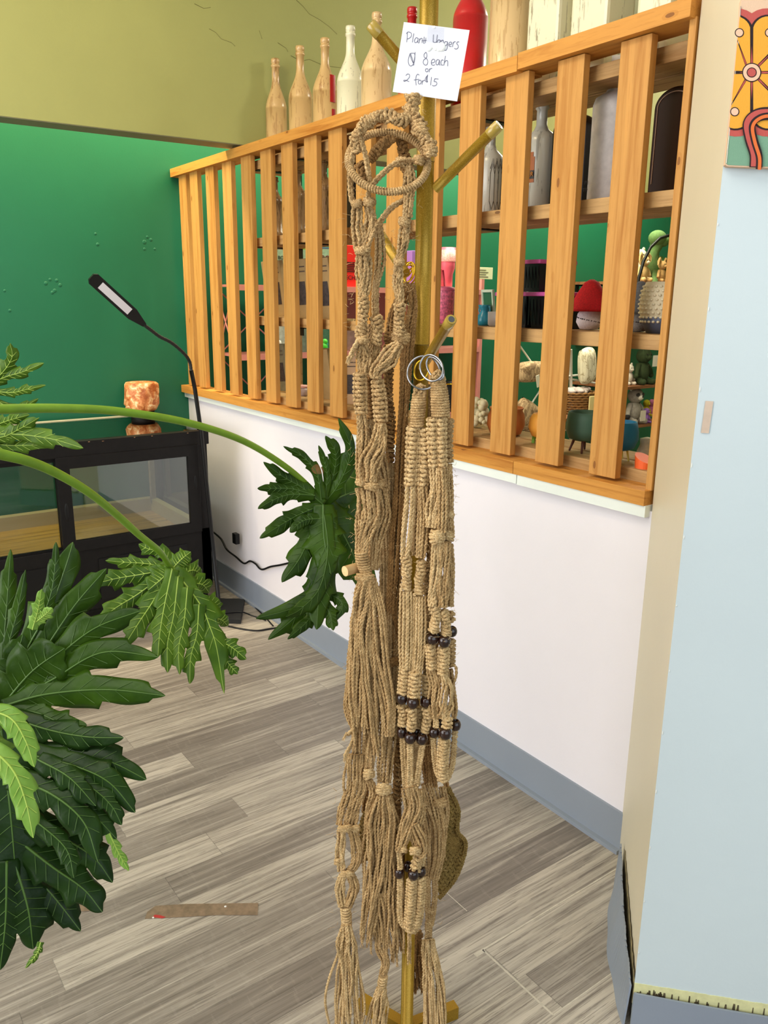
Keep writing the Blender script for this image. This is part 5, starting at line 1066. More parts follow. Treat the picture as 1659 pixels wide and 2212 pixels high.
def ring(c, rx, ry, r, d, dz, mat, name, par, tilt=0.0, wrapn=0):
    th = np.linspace(0, 2*math.pi, 72, endpoint=False); x = np.cos(th)*rx; y = np.sin(th)*ry; ct, st = math.cos(tilt), math.sin(tilt)
    A_ = np.column_stack([c[0]+x*ct-y*st, c[1]+x*st+y*ct, d+dz*np.sin(th+.3)]); W_ = toW(A_)
    b = MB(); b.tube(W_, r, 12, closed=True, ref=NH+UZ*.01)
    if wrapn:
        m_ = 1300; u = np.linspace(0, 72, m_, endpoint=False); i = u.astype(int); f_ = (u-i)[:, None]; C_ = W_[i]*(1-f_)+W_[(i+1) % 72]*f_; T = np.roll(W_, -1, 0)-np.roll(W_, 1, 0); T = T[i]*(1-f_)+T[(i+1) % 72]*f_; T /= np.linalg.norm(T, axis=1, keepdims=True)
        a1 = np.cross(T, NH); a1 /= np.linalg.norm(a1, axis=1, keepdims=True); b1 = np.cross(T, a1); p = np.linspace(0, 2*math.pi*wrapn, m_, endpoint=False)[:, None]
        b.tube(C_+(a1*np.cos(p)+b1*np.sin(p))*r*1.0, .0021, 6, ref=(.3, .2, .9), closed=True)
    return b.build(name, mat, par)
def bead(par, px, py, d=0.03, w=24, h=24, mat=None):
    c = PP(px, py, d); k = .00078*(1+.16*py/2212)/2; R = w*k; Hh = h*k
    b = MB(); b.lathe([(R*.32, -Hh*.80), (R*.5, -Hh*.97), (R*.82, -Hh*.72), (R*1.0, -Hh*.25), (R*1.0, Hh*.25), (R*.82, Hh*.72), (R*.5, Hh*.97), (R*.32, Hh*.8), (R*.3, -Hh*.8)], c, 24); return b.build('bead', mat or M_BEAD, par)
def fuzz(b, pts, w, n, d=.01, L=12):
    a = P3(pts, d)
    for k in range(n):
        i = rng.randint(len(a)); s_ = rng.choice([-1, 1]) if rng.rand() < .7 else 0; x = a[i, 0]+(s_*.5 if s_ else rng.rand()-.5)*w; y = a[i, 1]; l = L*(.4+rng.rand()); g = rng.rand()*6.3
        q = [(x, y, a[i, 2]), (x+math.cos(g)*l*.5, y+math.sin(g)*l*.3, a[i, 2]+.002*rng.randn()), (x+math.cos(g)*l+rng.randn()*2, y+math.sin(g)*l*.7+rng.randn()*3, a[i, 2]+.003*rng.randn())]
        b.tube(toW(smooth(q, 6)), [.00030]*5+[.00014], 3, ref=NH, caps=False)
def mk(par, name, mat, fn, kind=None):
    b = MB(); fn(b); o = b.build(name, mat, par)
    if kind: o['kind'] = kind
    return o
# ---- 1: wrapped-ring hanger on the left ----
g1 = thing('plant_hanger', PP(840, 365, .04), 'jute plant hanger with rope-wrapped ring at top and long frayed left fringe', 'plant hanger', 'rope plant hangers on the gold rack')
ring((838, 350), 86, 64, .0042, .045, .035, M_JUTE, 'wrapped_ring', g1, .12, 92)
S_ = lambda *a, **k: mk(g1, 'knotted_sinnet', k.pop('mat', M_JUTE), lambda b: sinnet(b, *a, **k))
S_([(893, 205, .03), (888, 235, .035), (872, 262, .05), (840, 250, .05), (808, 255, .045), (783, 275, .045), (768, 305, .04), (772, 330, .04)], [30, 26, 24, 24, 24, 22, 20], rot=.55, pitch=8)
S_([(884, 225, .03), (902, 268, .05), (918, 300, .06), (932, 320, .06)], [26, 30, 26], rot=.5, pitch=8)
S_([(799, 348, .0), (815, 326, .01), (832, 308, .01), (850, 296, .01)], [8, 26, 28, 14], rot=.25, pitch=7, mat=M_JUTE2)
S_([(866, 296, .0), (872, 330, .0), (880, 368, .0), (888, 410, .02)], [20, 24, 22, 18], rot=.5, mat=M_JUTE2)
S_([(776, 352, .0), (785, 378, .0), (782, 400, .0)], [22, 20, 16], rot=.6, mat=M_JUTE2)
mk(g1, 'knot', M_JUTE, lambda b: (knot(b, (930, 325), 28, 30, .065, 6), knot(b, (868, 350), 26, 22, .05), knot(b, (905, 345), 20, 20, .06)))
mk(g1, 'cord_pair', M_JUTE, lambda b: (bundle(b, [(905, 345, .06), (862, 348, .06), (825, 375, .06), (800, 405, .05), (793, 432, .05)], [10, 12, 13, 12, 10], 2, wob=.3), bundle(b, [(780, 300, .045), (790, 340, .04), (797, 380, .045), (800, 400, .045)], [10, 13, 12, 10], 2, wob=.4),
    bundle(b, [(872, 432, .045), (846, 447, .05), (828, 468, .045), (812, 490, .04)], [9, 13, 14, 10], 2, wob=.3), bundle(b, [(762, 330, .04), (757, 380, .04), (760, 430, .04), (770, 450, .04)], [9, 12, 12, 10], 2, wob=.4)))
B_ = lambda pts, w, n, d=.04, par=g1, mat=M_JUTE, **k: mk(par, 'cord_bundle', mat, lambda b: bundle(b, pts, w, n, d, **k))
B_([(772, 438), (772, 490), (776, 538)], [16, 30, 20], 4); B_([(795, 440), (802, 490), (788, 538)], [14, 32, 22], 6)
for q in (((772, 440), 22, 16, .045), ((798, 436), 26, 18, .05), ((783, 541), 34, 18, .05), ((874, 478), 26, 22, .05), ((862, 566), 20, 16, .045)): mk(g1, 'knot', M_JUTE, lambda b: knot(b, *q))
B_([(783, 545), (786, 590), (784, 640)], [26, 36, 18], 8); B_([(885, 350, .05), (885, 400, .05), (880, 470, .05)], [12, 26, 20], 5)
B_([(876, 485), (872, 520), (862, 562)], [20, 24, 14], 5); B_([(860, 570), (860, 610), (864, 655)], [16, 24, 16], 5); B_([(818, 480), (822, 560), (812, 620), (812, 685)], [14, 20, 12, 12], 5, .02)
S_([(785, 640, .045), (785, 672, .045), (782, 700, .045), (780, 730, .045)], [14, 28, 16, 28], rot=.45); S_([(812, 683, .04), (816, 712, .04), (812, 745, .04)], [22, 26, 20], rot=.45)
S_([(864, 655, .045), (862, 690, .045), (862, 728, .045)], [20, 24, 26], rot=.45); mk(g1, 'knot', M_JUTE, lambda b: (knot(b, (866, 730), 40, 28, .04, 7), knot(b, (783, 735), 26, 16, .05)))
B_([(781, 738), (786, 770), (786, 806)], [16, 36, 20], 7); B_([(864, 742, .055), (838, 772, .06), (815, 800, .055), (812, 818, .055)], [18, 44, 28, 18], 7); B_([(815, 745), (812, 780), (810, 815)], [14, 20, 12], 4, .03)
mk(g1, 'cord_tail', M_JUTE3, lambda b: bundle(b, [(776, 732, .05), (764, 752, .05), (758, 768, .05), (748, 780, .05)], [8, 8, 8, 9], 2, .05, fray=True))
S_([(778, 805, .045), (778, 845, .045), (781, 895, .045)], [24, 26, 22], pitch=8.5); S_([(815, 820, .05), (820, 862, .05), (823, 912, .05)], [22, 27, 24], pitch=8.5); S_([(797, 815, .02), (800, 860, .02), (803, 905, .02)], [16, 18, 16], mat=M_JUTE2)
B_([(780, 897), (783, 950), (780, 1000), (782, 1038)], [20, 26, 22, 24], 6); B_([(823, 914, .055), (818, 960, .055), (800, 1000, .055), (798, 1040, .055)], [20, 42, 46, 34], 9, .055); B_([(800, 905), (815, 980), (828, 1050), (828, 1120)], [20, 34, 34, 26], 8, .02)
mk(g1, 'knot', M_JUTE, lambda b: (knot(b, (782, 1042), 28, 18, .05), knot(b, (802, 1050), 32, 20, .055), knot(b, (822, 1046), 20, 20, .04)))
B_([(795, 1052), (800, 1110), (788, 1150), (782, 1195)], [52, 56, 40, 26], 12, .045); B_([(822, 1055), (826, 1110), (815, 1160), (806, 1230)], [30, 32, 30, 20], 7, .03)
mk(g1, 'knot', M_JUTE, lambda b: (wrap(b, [(780, 1192), (784, 1215), (790, 1236)], [28, 30, 26], .05), knot(b, (788, 1248), 44, 22, .055, 6)))
B_([(792, 1250), (790, 1300), (780, 1360), (785, 1450), (790, 1540), (792, 1640)], [36, 60, 48, 62, 74, 92], 22, .05, fray=True, tie=(0, 0), t=.011, wob=1.3); B_([(800, 1250), (812, 1320), (820, 1420), (838, 1520), (840, 1590)], [20, 34, 40, 34, 20], 9, .055, tie=(0, 0), wob=1.2)
B_([(772, 1330), (760, 1400), (754, 1470), (750, 1530), (768, 1575)], [20, 14, 16, 14, 18], 5, .04)
mk(g1, 'cord_tail', M_JUTE3, lambda b: (bundle(b, [(770, 1570, .05), (755, 1583, .05), (742, 1588, .05)], [8, 7, 7], 2, .05, fray=True), bundle(b, [(768, 1590, .05), (755, 1615, .05), (742, 1640, .05)], [8, 7, 7], 2, .05, fray=True)))
mk(g1, 'fuzz', M_JUTE3, lambda b: (fuzz(b, [(765, 330), (760, 500), (770, 700), (775, 900), (770, 1100), (775, 1300), (755, 1500)], 30, 170, .045), fuzz(b, [(900, 230), (915, 330), (880, 480), (862, 620), (850, 800)], 34, 110, .045), fuzz(b, [(820, 400), (820, 900), (830, 1600)], 60, 130, .055)), 'stuff')
# ---- 2: left hanger whose tassel reaches the floor ----
grp = 'rope plant hangers on the gold rack'
g2 = thing('plant_hanger', PP(770, 1500, .02), 'long jute hanger at lower left with netted cords, wrapped knot and looping tassel', 'plant hanger', grp)
B2 = lambda *a, **k: B_(*a, par=g2, **k)
B2([(800, 700, .015), (800, 1000, .0), (790, 1300, .015), (775, 1640, .02)], [16, 22, 30, 34], 6, .01); B2([(773, 1630), (768, 1700), (758, 1740), (750, 1785)], [46, 48, 42, 44], 15, .025)
mk(g2, 'knot', M_JUTE3, lambda b: (knot(b, (746, 1790), 34, 14, .04), knot(b, (766, 1790), 22, 14, .03)))
B2([(738, 1795), (736, 1850), (738, 1882)], [20, 22, 16], 5, .03, mat=M_JUTE3); B2([(762, 1795), (772, 1840), (765, 1870), (748, 1890)], [22, 26, 20, 14], 6, .03); mk(g2, 'knot', M_JUTE3, lambda b: (knot(b, (750, 1888), 30, 14, .035), knot(b, (730, 1862), 14, 16, .03, 3)))
B2([(742, 1890), (734, 1920), (740, 1958)], [18, 26, 18], 6, .03, mat=M_JUTE3); B2([(758, 1890), (765, 1920), (752, 1958)], [18, 24, 18], 6, .03)
mk(g2, 'wrapped_knot', M_JUTE3, lambda b: wrap(b, [(746, 1958), (748, 1980), (749, 2000)], [26, 25, 24], .03))
mk(g2, 'tassel', M_JUTE3, lambda b: (bundle(b, [(748, 1998), (750, 2050), (752, 2120), (752, 2260)], [20, 44, 50, 66], 18, .03, tie=(0, 0), t=.011, wob=1.2, fray=True), bundle(b, [(738, 2010), (730, 2060), (712, 2110), (702, 2160), (712, 2215), (725, 2240)], [6, 6, 6, 6, 6, 6], 1, .03), bundle(b, [(760, 2010), (772, 2080), (786, 2150), (786, 2190), (776, 2225)], [6]*5, 1, .03), bundle(b, [(735, 2010), (727, 2040), (735, 2075)], [6]*3, 1, .035)))
mk(g2, 'fuzz', M_JUTE3, lambda b: fuzz(b, [(760, 1640), (745, 1800), (745, 1980), (750, 2200)], 50, 80, .03), 'stuff')
# ---- 3: middle hanger with round knots and a broad ragged tassel ----
g3 = thing('plant_hanger', PP(828, 1700, .03), 'jute hanger with two round knots above a broad ragged tassel, left of the pole', 'plant hanger', grp)
B3 = lambda *a, **k: B_(*a, par=g3, **k)
B3([(830, 1000, .0), (835, 1300, .01), (812, 1480, .03), (800, 1600, .03), (797, 1660, .03)], [24, 30, 34, 26, 18], 6, .02); B3([(845, 1000, -.005), (850, 1400, .02), (836, 1600, .03), (830, 1690, .03)], [20, 30, 34, 26], 8, .02)
mk(g3, 'knot', M_JUTE3, lambda b: (knot(b, (797, 1672), 24, 24, .04, 6), knot(b, (829, 1705), 34, 30, .045, 8)))
B3([(797, 1684), (806, 1710), (796, 1745), (792, 1800)], [14, 18, 14, 12], 4, .03)
mk(g3, 'tassel', M_JUTE, lambda b: (bundle(b, [(828, 1718), (824, 1780), (820, 1850), (812, 1920), (798, 1985), (790, 2040)], [30, 72, 76, 60, 40, 30], 16, .035, tie=(0, 0), t=.012, fray=True, wob=1.3), bundle(b, [(832, 1718), (838, 1800), (836, 1900), (840, 1980), (846, 2080)], [26, 60, 66, 70, 56], 18, .03, tie=(0, 0), t=.012, fray=True, wob=1.6, loose=.8)))
B3([(828, 1990), (822, 2040), (832, 2075), (828, 2105)], [24, 26, 18, 16], 7, .03); mk(g3, 'wrapped_knot', M_JUTE3, lambda b: wrap(b, [(828, 2108), (826, 2122), (825, 2136)], [22, 23, 20], .03))
mk(g3, 'tassel', M_JUTE3, lambda b: bundle(b, [(825, 2134), (820, 2170), (810, 2270)], [18, 36, 52], 12, .03, tie=(0, 0), t=.009, fray=True)); mk(g3, 'fuzz', M_JUTE3, lambda b: fuzz(b, [(830, 1650), (820, 1850), (825, 2060)], 70, 90, .035), 'stuff')
# ---- 4: darker smooth rope hanger on gold rings at the back ----
g4 = thing('plant_hanger', PP(866, 900, .01), 'smooth brown rope hanger on brass rings, behind the others beside the pole', 'plant hanger', grp)
for k, (x, y) in enumerate(((884, 588), (880, 592), (887, 597), (878, 583))): ring((x, y), 11, 22-k*1.5, .0014, -.018-k*.006, .008, M_BRASS, 'brass_ring', g4, .25+.1*k)
B4 = lambda *a, **k: B_(*a, par=g4, mat=M_JUTE2, **k)
B4([(884, 612), (868, 640), (850, 690), (846, 735)], [16, 26, 24, 22], 7, -.01); B4([(888, 612), (892, 660), (880, 740), (874, 860), (866, 960), (862, 1060)], [14, 20, 30, 26, 24, 24], 8, .018)
B4([(862, 1060), (856, 1150), (852, 1250), (846, 1320), (856, 1390), (850, 1445)], [24, 26, 28, 20, 22, 20], 8, .018); mk(g4, 'knot', M_JUTE2, lambda b: (knot(b, (846, 730), 34, 30, .0, 7), knot(b, (850, 1430), 32, 20, .025, 6))); B4([(850, 1440), (852, 1520), (858, 1600)], [26, 30, 24], 8, .015)
for pts, w in (([(842, 745, -.01), (838, 850, -.01), (842, 960, -.01), (838, 1060, -.01)], 24), ([(836, 1120, 0), (834, 1180, 0), (832, 1250, 0)], 22), ([(858, 1560, .01), (860, 1640, .01), (856, 1745, .01)], 20)):
    mk(g4, 'knotted_sinnet', M_JUTE2, lambda b: sinnet(b, pts, w, pitch=10, rot=.2))
B4([(838, 1060), (834, 1100), (836, 1125)], [22, 26, 18], 6, .0); B4([(834, 1250), (838, 1400), (846, 1560)], [18, 26, 22], 6, .0); B4([(856, 1745), (858, 1850), (862, 1960), (866, 2060)], [18, 26, 24, 26], 7, .0, fray=True, tie=(0, 0))
# ---- 5: front hanger on a silver ring, dark beads (left of the pair) ----
g5 = thing('plant_hanger', PP(915, 860, .08), 'beaded jute hanger on the left silver ring, its looped basket ending low on the pole', 'plant hanger', grp)
ring((915, 805), 35, 36, .0017, .062, .012, M_SILVER, 'silver_ring', g5, .3); ring((910, 800), 15, 22, .0014, .045, .006, M_BRASS, 'brass_ring', g5, .2)
mk(g5, 'wrapped_neck', M_JUTE, lambda b: (wrap(b, [(906, 850, .06), (903, 885, .06), (901, 922, .06)], [28, 32, 30, 28], .06, deep=.010), bundle(b, [(912, 832, .06), (908, 842, .06), (905, 856, .06)], [14, 30, 28], 8, .06, t=.009)))
S5 = lambda *a, **k: mk(g5, 'knotted_sinnet', M_JUTE3 if k.pop('pale', 0) else M_JUTE, lambda b: sinnet(b, *a, **k))
S5([(893, 922, .06), (890, 970, .06), (888, 1020, .06), (886, 1050, .06)], [24, 23, 22, 21], pitch=9.5, pale=1); S5([(916, 924, .06), (918, 975, .06), (915, 1020, .06), (913, 1050, .06)], [23, 22, 21, 20], pitch=9.5, pale=1); S5([(905, 930, .03), (904, 1040, .03)], [18, 16], pitch=10)
B5 = lambda *a, **k: B_(*a, par=g5, **k)
B5([(886, 1050), (884, 1100), (878, 1160), (874, 1200)], [24, 27, 28, 20], 6, .06, mat=M_JUTE3, wob=.35); B5([(912, 1050), (914, 1100), (912, 1160), (908, 1205)], [20, 24, 26, 20], 5, .06, wob=.7); B5([(900, 1050), (900, 1200)], [20, 22], 5, .035)
S5([(875, 1200, .06), (879, 1222, .06), (878, 1245, .06), (877, 1275, .06)], [16, 24, 14, 26], rot=.42, pitch=7, pale=1); S5([(910, 1210, .06), (909, 1235, .06), (904, 1255, .06), (906, 1285, .06)], [14, 24, 14, 26], rot=.42, pitch=7, pale=1); S5([(925, 1215, .03), (925, 1290, .03)], [18, 16], rot=.4)
B5([(878, 1277), (878, 1340), (877, 1400), (876, 1442)], [26, 30, 30, 22], 7, .06, mat=M_JUTE3, wob=.2); B5([(907, 1288), (906, 1350), (904, 1410), (900, 1452)], [27, 30, 28, 22], 7, .06, mat=M_JUTE3, wob=.3); B5([(922, 1290), (918, 1380), (924, 1455)], [22, 22, 18], 5, .04)
for x0, y0, x1, y1, d_, w_ in ((875, 1440, 870, 1500, .06, 21), (897, 1450, 893, 1508, .065, 23), (922, 1455, 922, 1505, .05, 20)): S5([(x0, y0, d_), ((x0+x1)/2, (y0+y1)/2, d_), (x1, y1, d_)], w_, pitch=7.5, pale=1)
for x, y, d_, w_ in ((868, 1509, .062, 23), (892, 1518, .07, 24), (920, 1516, .06, 23), (936, 1508, .04, 18)): bead(g5, x, y, d_, w_)
for x0, y0, x1, y1, d_ in ((867, 1522, 869, 1568, .055), (888, 1530, 888, 1578, .065), (922, 1528, 918, 1582, .06), (905, 1528, 903, 1580, .04)): S5([(x0, y0, d_), ((x0+x1)/2+2, (y0+y1)/2, d_), (x1, y1, d_)], [20, 16, 22, 17], pitch=7, rot=.4, pale=1)
for x, y, d_, w_ in ((868, 1582, .058, 21), (886, 1594, .07, 24), (911, 1596, .066, 24), (899, 1583, .045, 20)): bead(g5, x, y, d_, w_)
def BR(par, pts, w, **k): mk(par, 'braided_cord', M_JUTE3, lambda b: braid(b, pts, w, **k))
BR(g5, [(870, 1592, .055), (872, 1640, .055), (876, 1700, .055)], 15); BR(g5, [(886, 1606, .065), (886, 1650, .065), (886, 1710, .06)], 17); BR(g5, [(912, 1608, .062), (906, 1650, .062), (898, 1700, .06)], 15); BR(g5, [(898, 1600, .04), (900, 1660, .04), (902, 1700, .04)], 15)
B5([(884, 1700), (893, 1740), (880, 1780), (870, 1815), (862, 1840)], [34, 40, 34, 24, 14], 9, .06); B5([(905, 1705), (905, 1760), (895, 1800), (905, 1835)], [20, 22, 18, 18], 6, .055); B5([(896, 1780), (912, 1815), (916, 1840), (905, 1852)], [14, 22, 14, 12], 4, .065); mk(g5, 'knot', M_JUTE3, lambda b: (knot(b, (897, 1838), 24, 18, .07), knot(b, (872, 1835), 14, 14, .06, 3)))
BR(g5, [(861, 1838, .06), (864, 1860, .06), (864, 1880, .06)], 13); S5([(905, 1850, .065), (899, 1866, .065), (896, 1884, .065)], 20, pitch=7.5, pale=1); BR(g5, [(916, 1838, .05), (912, 1860, .05), (910, 1875, .05)], 12)
for x, y, d_, w_ in ((862, 1886, .06, 20), (893, 1889, .07, 23), (881, 1872, .045, 18), (909, 1882, .055, 22)): bead(g5, x, y, d_, w_)
BR(g5, [(864, 1896, .06), (864, 1930, .06), (864, 1968, .06), (868, 1994, .06), (880, 2004, .06)], 14); S5([(890, 1898, .065), (888, 1930, .065), (886, 1965, .065), (884, 2000, .065), (888, 2010, .06)], 20, pitch=6.2, pale=1); S5([(909, 1894, .06), (908, 1930, .06), (905, 1965, .06), (898, 1998, .06), (888, 2012, .06)], 19, pitch=6.2, pale=1)
mk(g5, 'cord_tail', M_JUTE, lambda b: bundle(b, [(884, 2010), (884, 2045), (883, 2078)], [7, 7, 8], 2, .055, fray=True))
mk(g5, 'fuzz', M_JUTE3, lambda b: fuzz(b, [(905, 860), (900, 1100), (895, 1400), (890, 1700), (885, 2000)], 50, 150, .065), 'stuff')
# ---- 6: front hanger on a silver ring, right of the pair ----
g6 = thing('plant_hanger', PP(945, 850, .09), 'beaded jute hanger on the right silver ring, its small basket ending above the baseboard', 'plant hanger', grp)
ring((932, 795), 24, 29, .0016, .085, .012, M_SILVER, 'silver_ring', g6, -.35); ring((940, 796), 15, 27, .0016, .075, .01, M_SILVER, 'silver_ring', g6, -.5)
mk(g6, 'wrapped_neck', M_JUTE, lambda b: (wrap(b, [(946, 822, .07), (950, 860, .07), (952, 900, .07)], [30, 36, 38, 38], .07, deep=.012), bundle(b, [(938, 806, .075), (944, 814, .075), (946, 828, .07)], [18, 30, 30], 8, .07, t=.010)))
S6 = lambda *a, **k: mk(g6, 'knotted_sinnet', M_JUTE3 if k.pop('pale', 0) else M_JUTE, lambda b: sinnet(b, *a, **k))
S6([(934, 902, .07), (935, 950, .07), (938, 1010, .07)], [20, 20, 19], pitch=9.5, pale=1); S6([(953, 902, .072), (953, 950, .072), (955, 1008, .072)], [20, 19, 18], pitch=9.5, pale=1); S6([(970, 904, .05), (968, 950, .05), (970, 1000, .05)], [17, 15, 14], pitch=10)
B6 = lambda *a, **k: B_(*a, par=g6, **k)
B6([(944, 1010), (946, 1060), (940, 1100), (934, 1140)], [28, 34, 38, 26], 8, .07, mat=M_JUTE3, wob=.8); B6([(968, 1002), (968, 1060), (970, 1110), (972, 1150)], [16, 22, 20, 18], 5, .06, wob=.7); B6([(955, 1010), (958, 1080), (955, 1150)], [14, 20, 18], 4, .078, wob=.6)
mk(g6, 'knot', M_JUTE3, lambda b: (knot(b, (944, 1160), 34, 34, .078, 8), knot(b, (968, 1158), 26, 28, .06, 6), knot(b, (972, 1112), 16, 14, .06, 3)))
B6([(944, 1172), (942, 1230), (935, 1280), (934, 1310)], [24, 24, 20, 18], 6, .07, mat=M_JUTE3); B6([(964, 1170), (958, 1230), (956, 1280), (955, 1312)], [22, 34, 30, 22], 8, .07); B6([(972, 1175), (974, 1240), (972, 1310)], [12, 14, 16], 4, .055)
S6([(938, 1310, .07), (942, 1330, .07), (938, 1352, .07), (936, 1366, .07)], [22, 16, 26, 18], rot=.42, pitch=7, pale=1); S6([(956, 1318, .066), (962, 1338, .066), (963, 1362, .066), (962, 1374, .066)], [18, 18, 26, 18], rot=.42, pitch=7, pale=1); S6([(972, 1320, .045), (974, 1345, .045)], 16, rot=.4)
for x, y, d_, w_ in ((934, 1380, .07, 24), (960, 1385, .072, 25), (976, 1364, .045, 22), (947, 1374, .045, 18)): bead(g6, x, y, d_, w_, w_)
S6([(928, 1392, .065), (932, 1415, .065), (932, 1446, .065)], [18, 20, 18], pitch=7.5, pale=1); S6([(958, 1398, .068), (958, 1425, .068), (956, 1458, .068)], [22, 22, 18], pitch=7.5, pale=1); S6([(974, 1380, .045), (974, 1440, .045)], [16, 14], pitch=8)
B6([(930, 1446), (938, 1480), (936, 1520), (940, 1552)], [16, 24, 22, 14], 5, .062); B6([(957, 1458), (965, 1490), (962, 1525), (962, 1552)], [14, 34, 40, 18], 7, .066, mat=M_JUTE3); B6([(972, 1445), (976, 1490), (982, 1530), (980, 1552)], [12, 16, 12, 10], 3, .05)
mk(g6, 'cord_loop', M_JUTE, lambda b: (bundle(b, [(973, 1436), (984, 1440), (985, 1458), (978, 1480), (974, 1490)], [6]*5, 1, .055), bundle(b, [(965, 1480), (960, 1510), (952, 1540), (945, 1548)], [6]*4, 1, .075)))
BR(g6, [(940, 1548, .065), (942, 1560, .065), (941, 1574, .065)], 13); S6([(966, 1548, .07), (966, 1560, .07), (965, 1574, .07)], 19, pitch=7, pale=1)
for x, y, d_, w_ in ((938, 1582, .066, 22), (962, 1584, .074, 25), (984, 1566, .055, 23), (950, 1562, .045, 18)): bead(g6, x, y, d_, w_, w_*1.02)
BR(g6, [(936, 1594, .06), (938, 1630, .06), (944, 1665, .06), (954, 1684, .06)], 14); S6([(960, 1596, .07), (957, 1630, .07), (955, 1665, .07), (958, 1686, .065)], 22, pitch=6.4, pale=1); BR(g6, [(983, 1578, .055), (980, 1620, .055), (976, 1655, .055), (966, 1680, .06), (956, 1686, .06)], 14)
mk(g6, 'fuzz', M_JUTE3, lambda b: (fuzz(b, [(968, 910), (972, 1000), (975, 1150), (972, 1300), (975, 1480)], 16, 150, .06, 9), fuzz(b, [(945, 860), (945, 1200), (950, 1500)], 40, 70, .08)), 'stuff')
# ---- 7: hanger ending in a heavy tassel right of the pole ----
g7 = thing('plant_hanger', PP(940, 1800, .0), 'jute hanger whose cords gather into a heavy tassel right of the pole near the floor', 'plant hanger', grp)
B7 = lambda *a, **k: B_(*a, par=g7, **k)
B7([(930, 830, -.02), (935, 1100, -.01), (930, 1400, .0), (925, 1600, .02), (930, 1700, .02)], [20, 26, 28, 30, 28], 8, .0, mat=M_JUTE2); B7([(925, 1690), (940, 1740), (950, 1790), (948, 1850), (938, 1900)], [32, 36, 30, 24, 20], 9, .02); B7([(905, 1720), (922, 1780), (925, 1840), (925, 1900)], [20, 26, 24, 20], 7, .01); B7([(955, 1700), (962, 1750), (958, 1800), (955, 1850)], [16, 18, 16, 14], 4, .01)
mk(g7, 'knot', M_JUTE, lambda b: (knot(b, (915, 1735), 24, 24, .02), knot(b, (950, 1735), 30, 22, .025, 6)))
mk(g7, 'braided_cord', M_JUTE, lambda b: (braid(b, [(938, 1890, .02), (940, 1930, .02), (935, 1975, .02), (930, 2000, .02)], 13), braid(b, [(925, 1895, .02), (924, 1935, .02), (925, 1975, .02), (926, 2000, .02)], 13), braid(b, [(926, 1995, .022), (926, 2015, .022), (924, 2040, .022)], 20)))
mk(g7, 'tassel', M_JUTE3, lambda b: bundle(b, [(926, 2030), (930, 2080), (938, 2140), (940, 2280)], [26, 40, 46, 54], 16, .02, tie=(0, 0), t=.012, wob=.9, fray=True))
mk(g7, 'tassel', M_JUTE2, lambda b: (knot(b, (902, 2020), 22, 22, -.03), bundle(b, [(902, 2025, -.03), (903, 2080, -.03), (905, 2140, -.03)], [18, 28, 30], 8, -.03, tie=(0, 0), fray=True))); mk(g7, 'fuzz', M_JUTE3, lambda b: fuzz(b, [(950, 1700), (940, 1900), (930, 2050), (940, 2200)], 36, 80, .02), 'stuff')
# ---- crocheted diamond pouch, small piece and dowel ----
g8 = thing('crocheted_pouch', PP(970, 1840, -.02), 'olive-brown crocheted diamond pouch hanging behind the right tassel', 'pouch')
def crochet(b, poly, d, step=7.5, ang=.5):
    P = np.array(poly, float); x0, y0 = P.min(0); x1, y1 = P.max(0)
    def inside(x, y):
        c = False
        for i in range(len(P)):
            xa, ya = P[i]; xb, yb = P[i-1]
            if (ya > y) != (yb > y) and x < (xb-xa)*(y-ya)/(yb-ya)+xa: c = not c
        return c
    for i in range(int((y1-y0)/step)+1):
        for j in range(int((x1-x0)/(step*.72))+1):
            x = x0+(j+.5*(i % 2))*step*.72; y = y0+i*step
            if inside(x, y):
                dd = d+.004*math.sin(x*.12)+.006*math.cos(y*.05); s_ = 1 if j % 2 else -1
                b.tube(toW(np.array([(x-2.5*s_, y-step*.55, dd), (x+.5*s_, y, dd+.004), (x+2.5*s_, y+step*.55, dd)])), [.0020, .0036, .0020], 7, ref=NH)
    e = P-P.mean(0); Q = P.mean(0)+e*.93; b.prism([PP(x, y, d-.002) for x, y in Q], NH*.004)
poly8 = [(968, 1700), (990, 1748), (988, 1795), (1005, 1818), (1002, 1850), (985, 1895), (962, 1925), (948, 1940), (944, 1890), (952, 1800)]
mk(g8, 'knitted_panel', M_CROCHET, lambda b: crochet(b, poly8, -.03)); mk(g8, 'hanging_cord', M_JUTE2, lambda b: bundle(b, [(945, 1400, -.03), (950, 1560, -.03), (965, 1705, -.03)], [10, 10, 10], 3, -.03))
mk(g8, 'edge_braid', M_CROCHET, lambda b: braid(b, [(x, y, -.025) for x, y in poly8[:8]], 9, r=.0022))
for x, y in ((945, 1785), (922, 1795)): bead(g8, x, y, -.02, 16, 24)
g9 = thing('crocheted_pouch', PP(785, 1800, .0), 'small brown crocheted piece showing between the left tassels', 'pouch')
mk(g9, 'knitted_panel', M_CROCHET, lambda b: crochet(b, [(786, 1750), (798, 1790), (795, 1850), (782, 1862), (776, 1820), (778, 1775)], -.01, 6.5)); mk(g9, 'hanging_cord', M_JUTE2, lambda b: bundle(b, [(822, 1300, -.01), (806, 1560, -.01), (786, 1755, -.01)], [8, 8, 8], 3, -.01))
g10 = thing('wooden_dowel', PP(760, 1228, .03), 'pale wooden dowel sticking out left of the rope hangers', 'dowel')
e0, e1 = PP(745, 1234, .055), PP(862, 1200, -.03); part('rod', wood_mat('dowel_wood', (222, 190, 138), (196, 156, 98), (160, 110, 60), 'x', knots=False), g10, lambda b: b.cyl(e0, e1, .0092, sides=20))
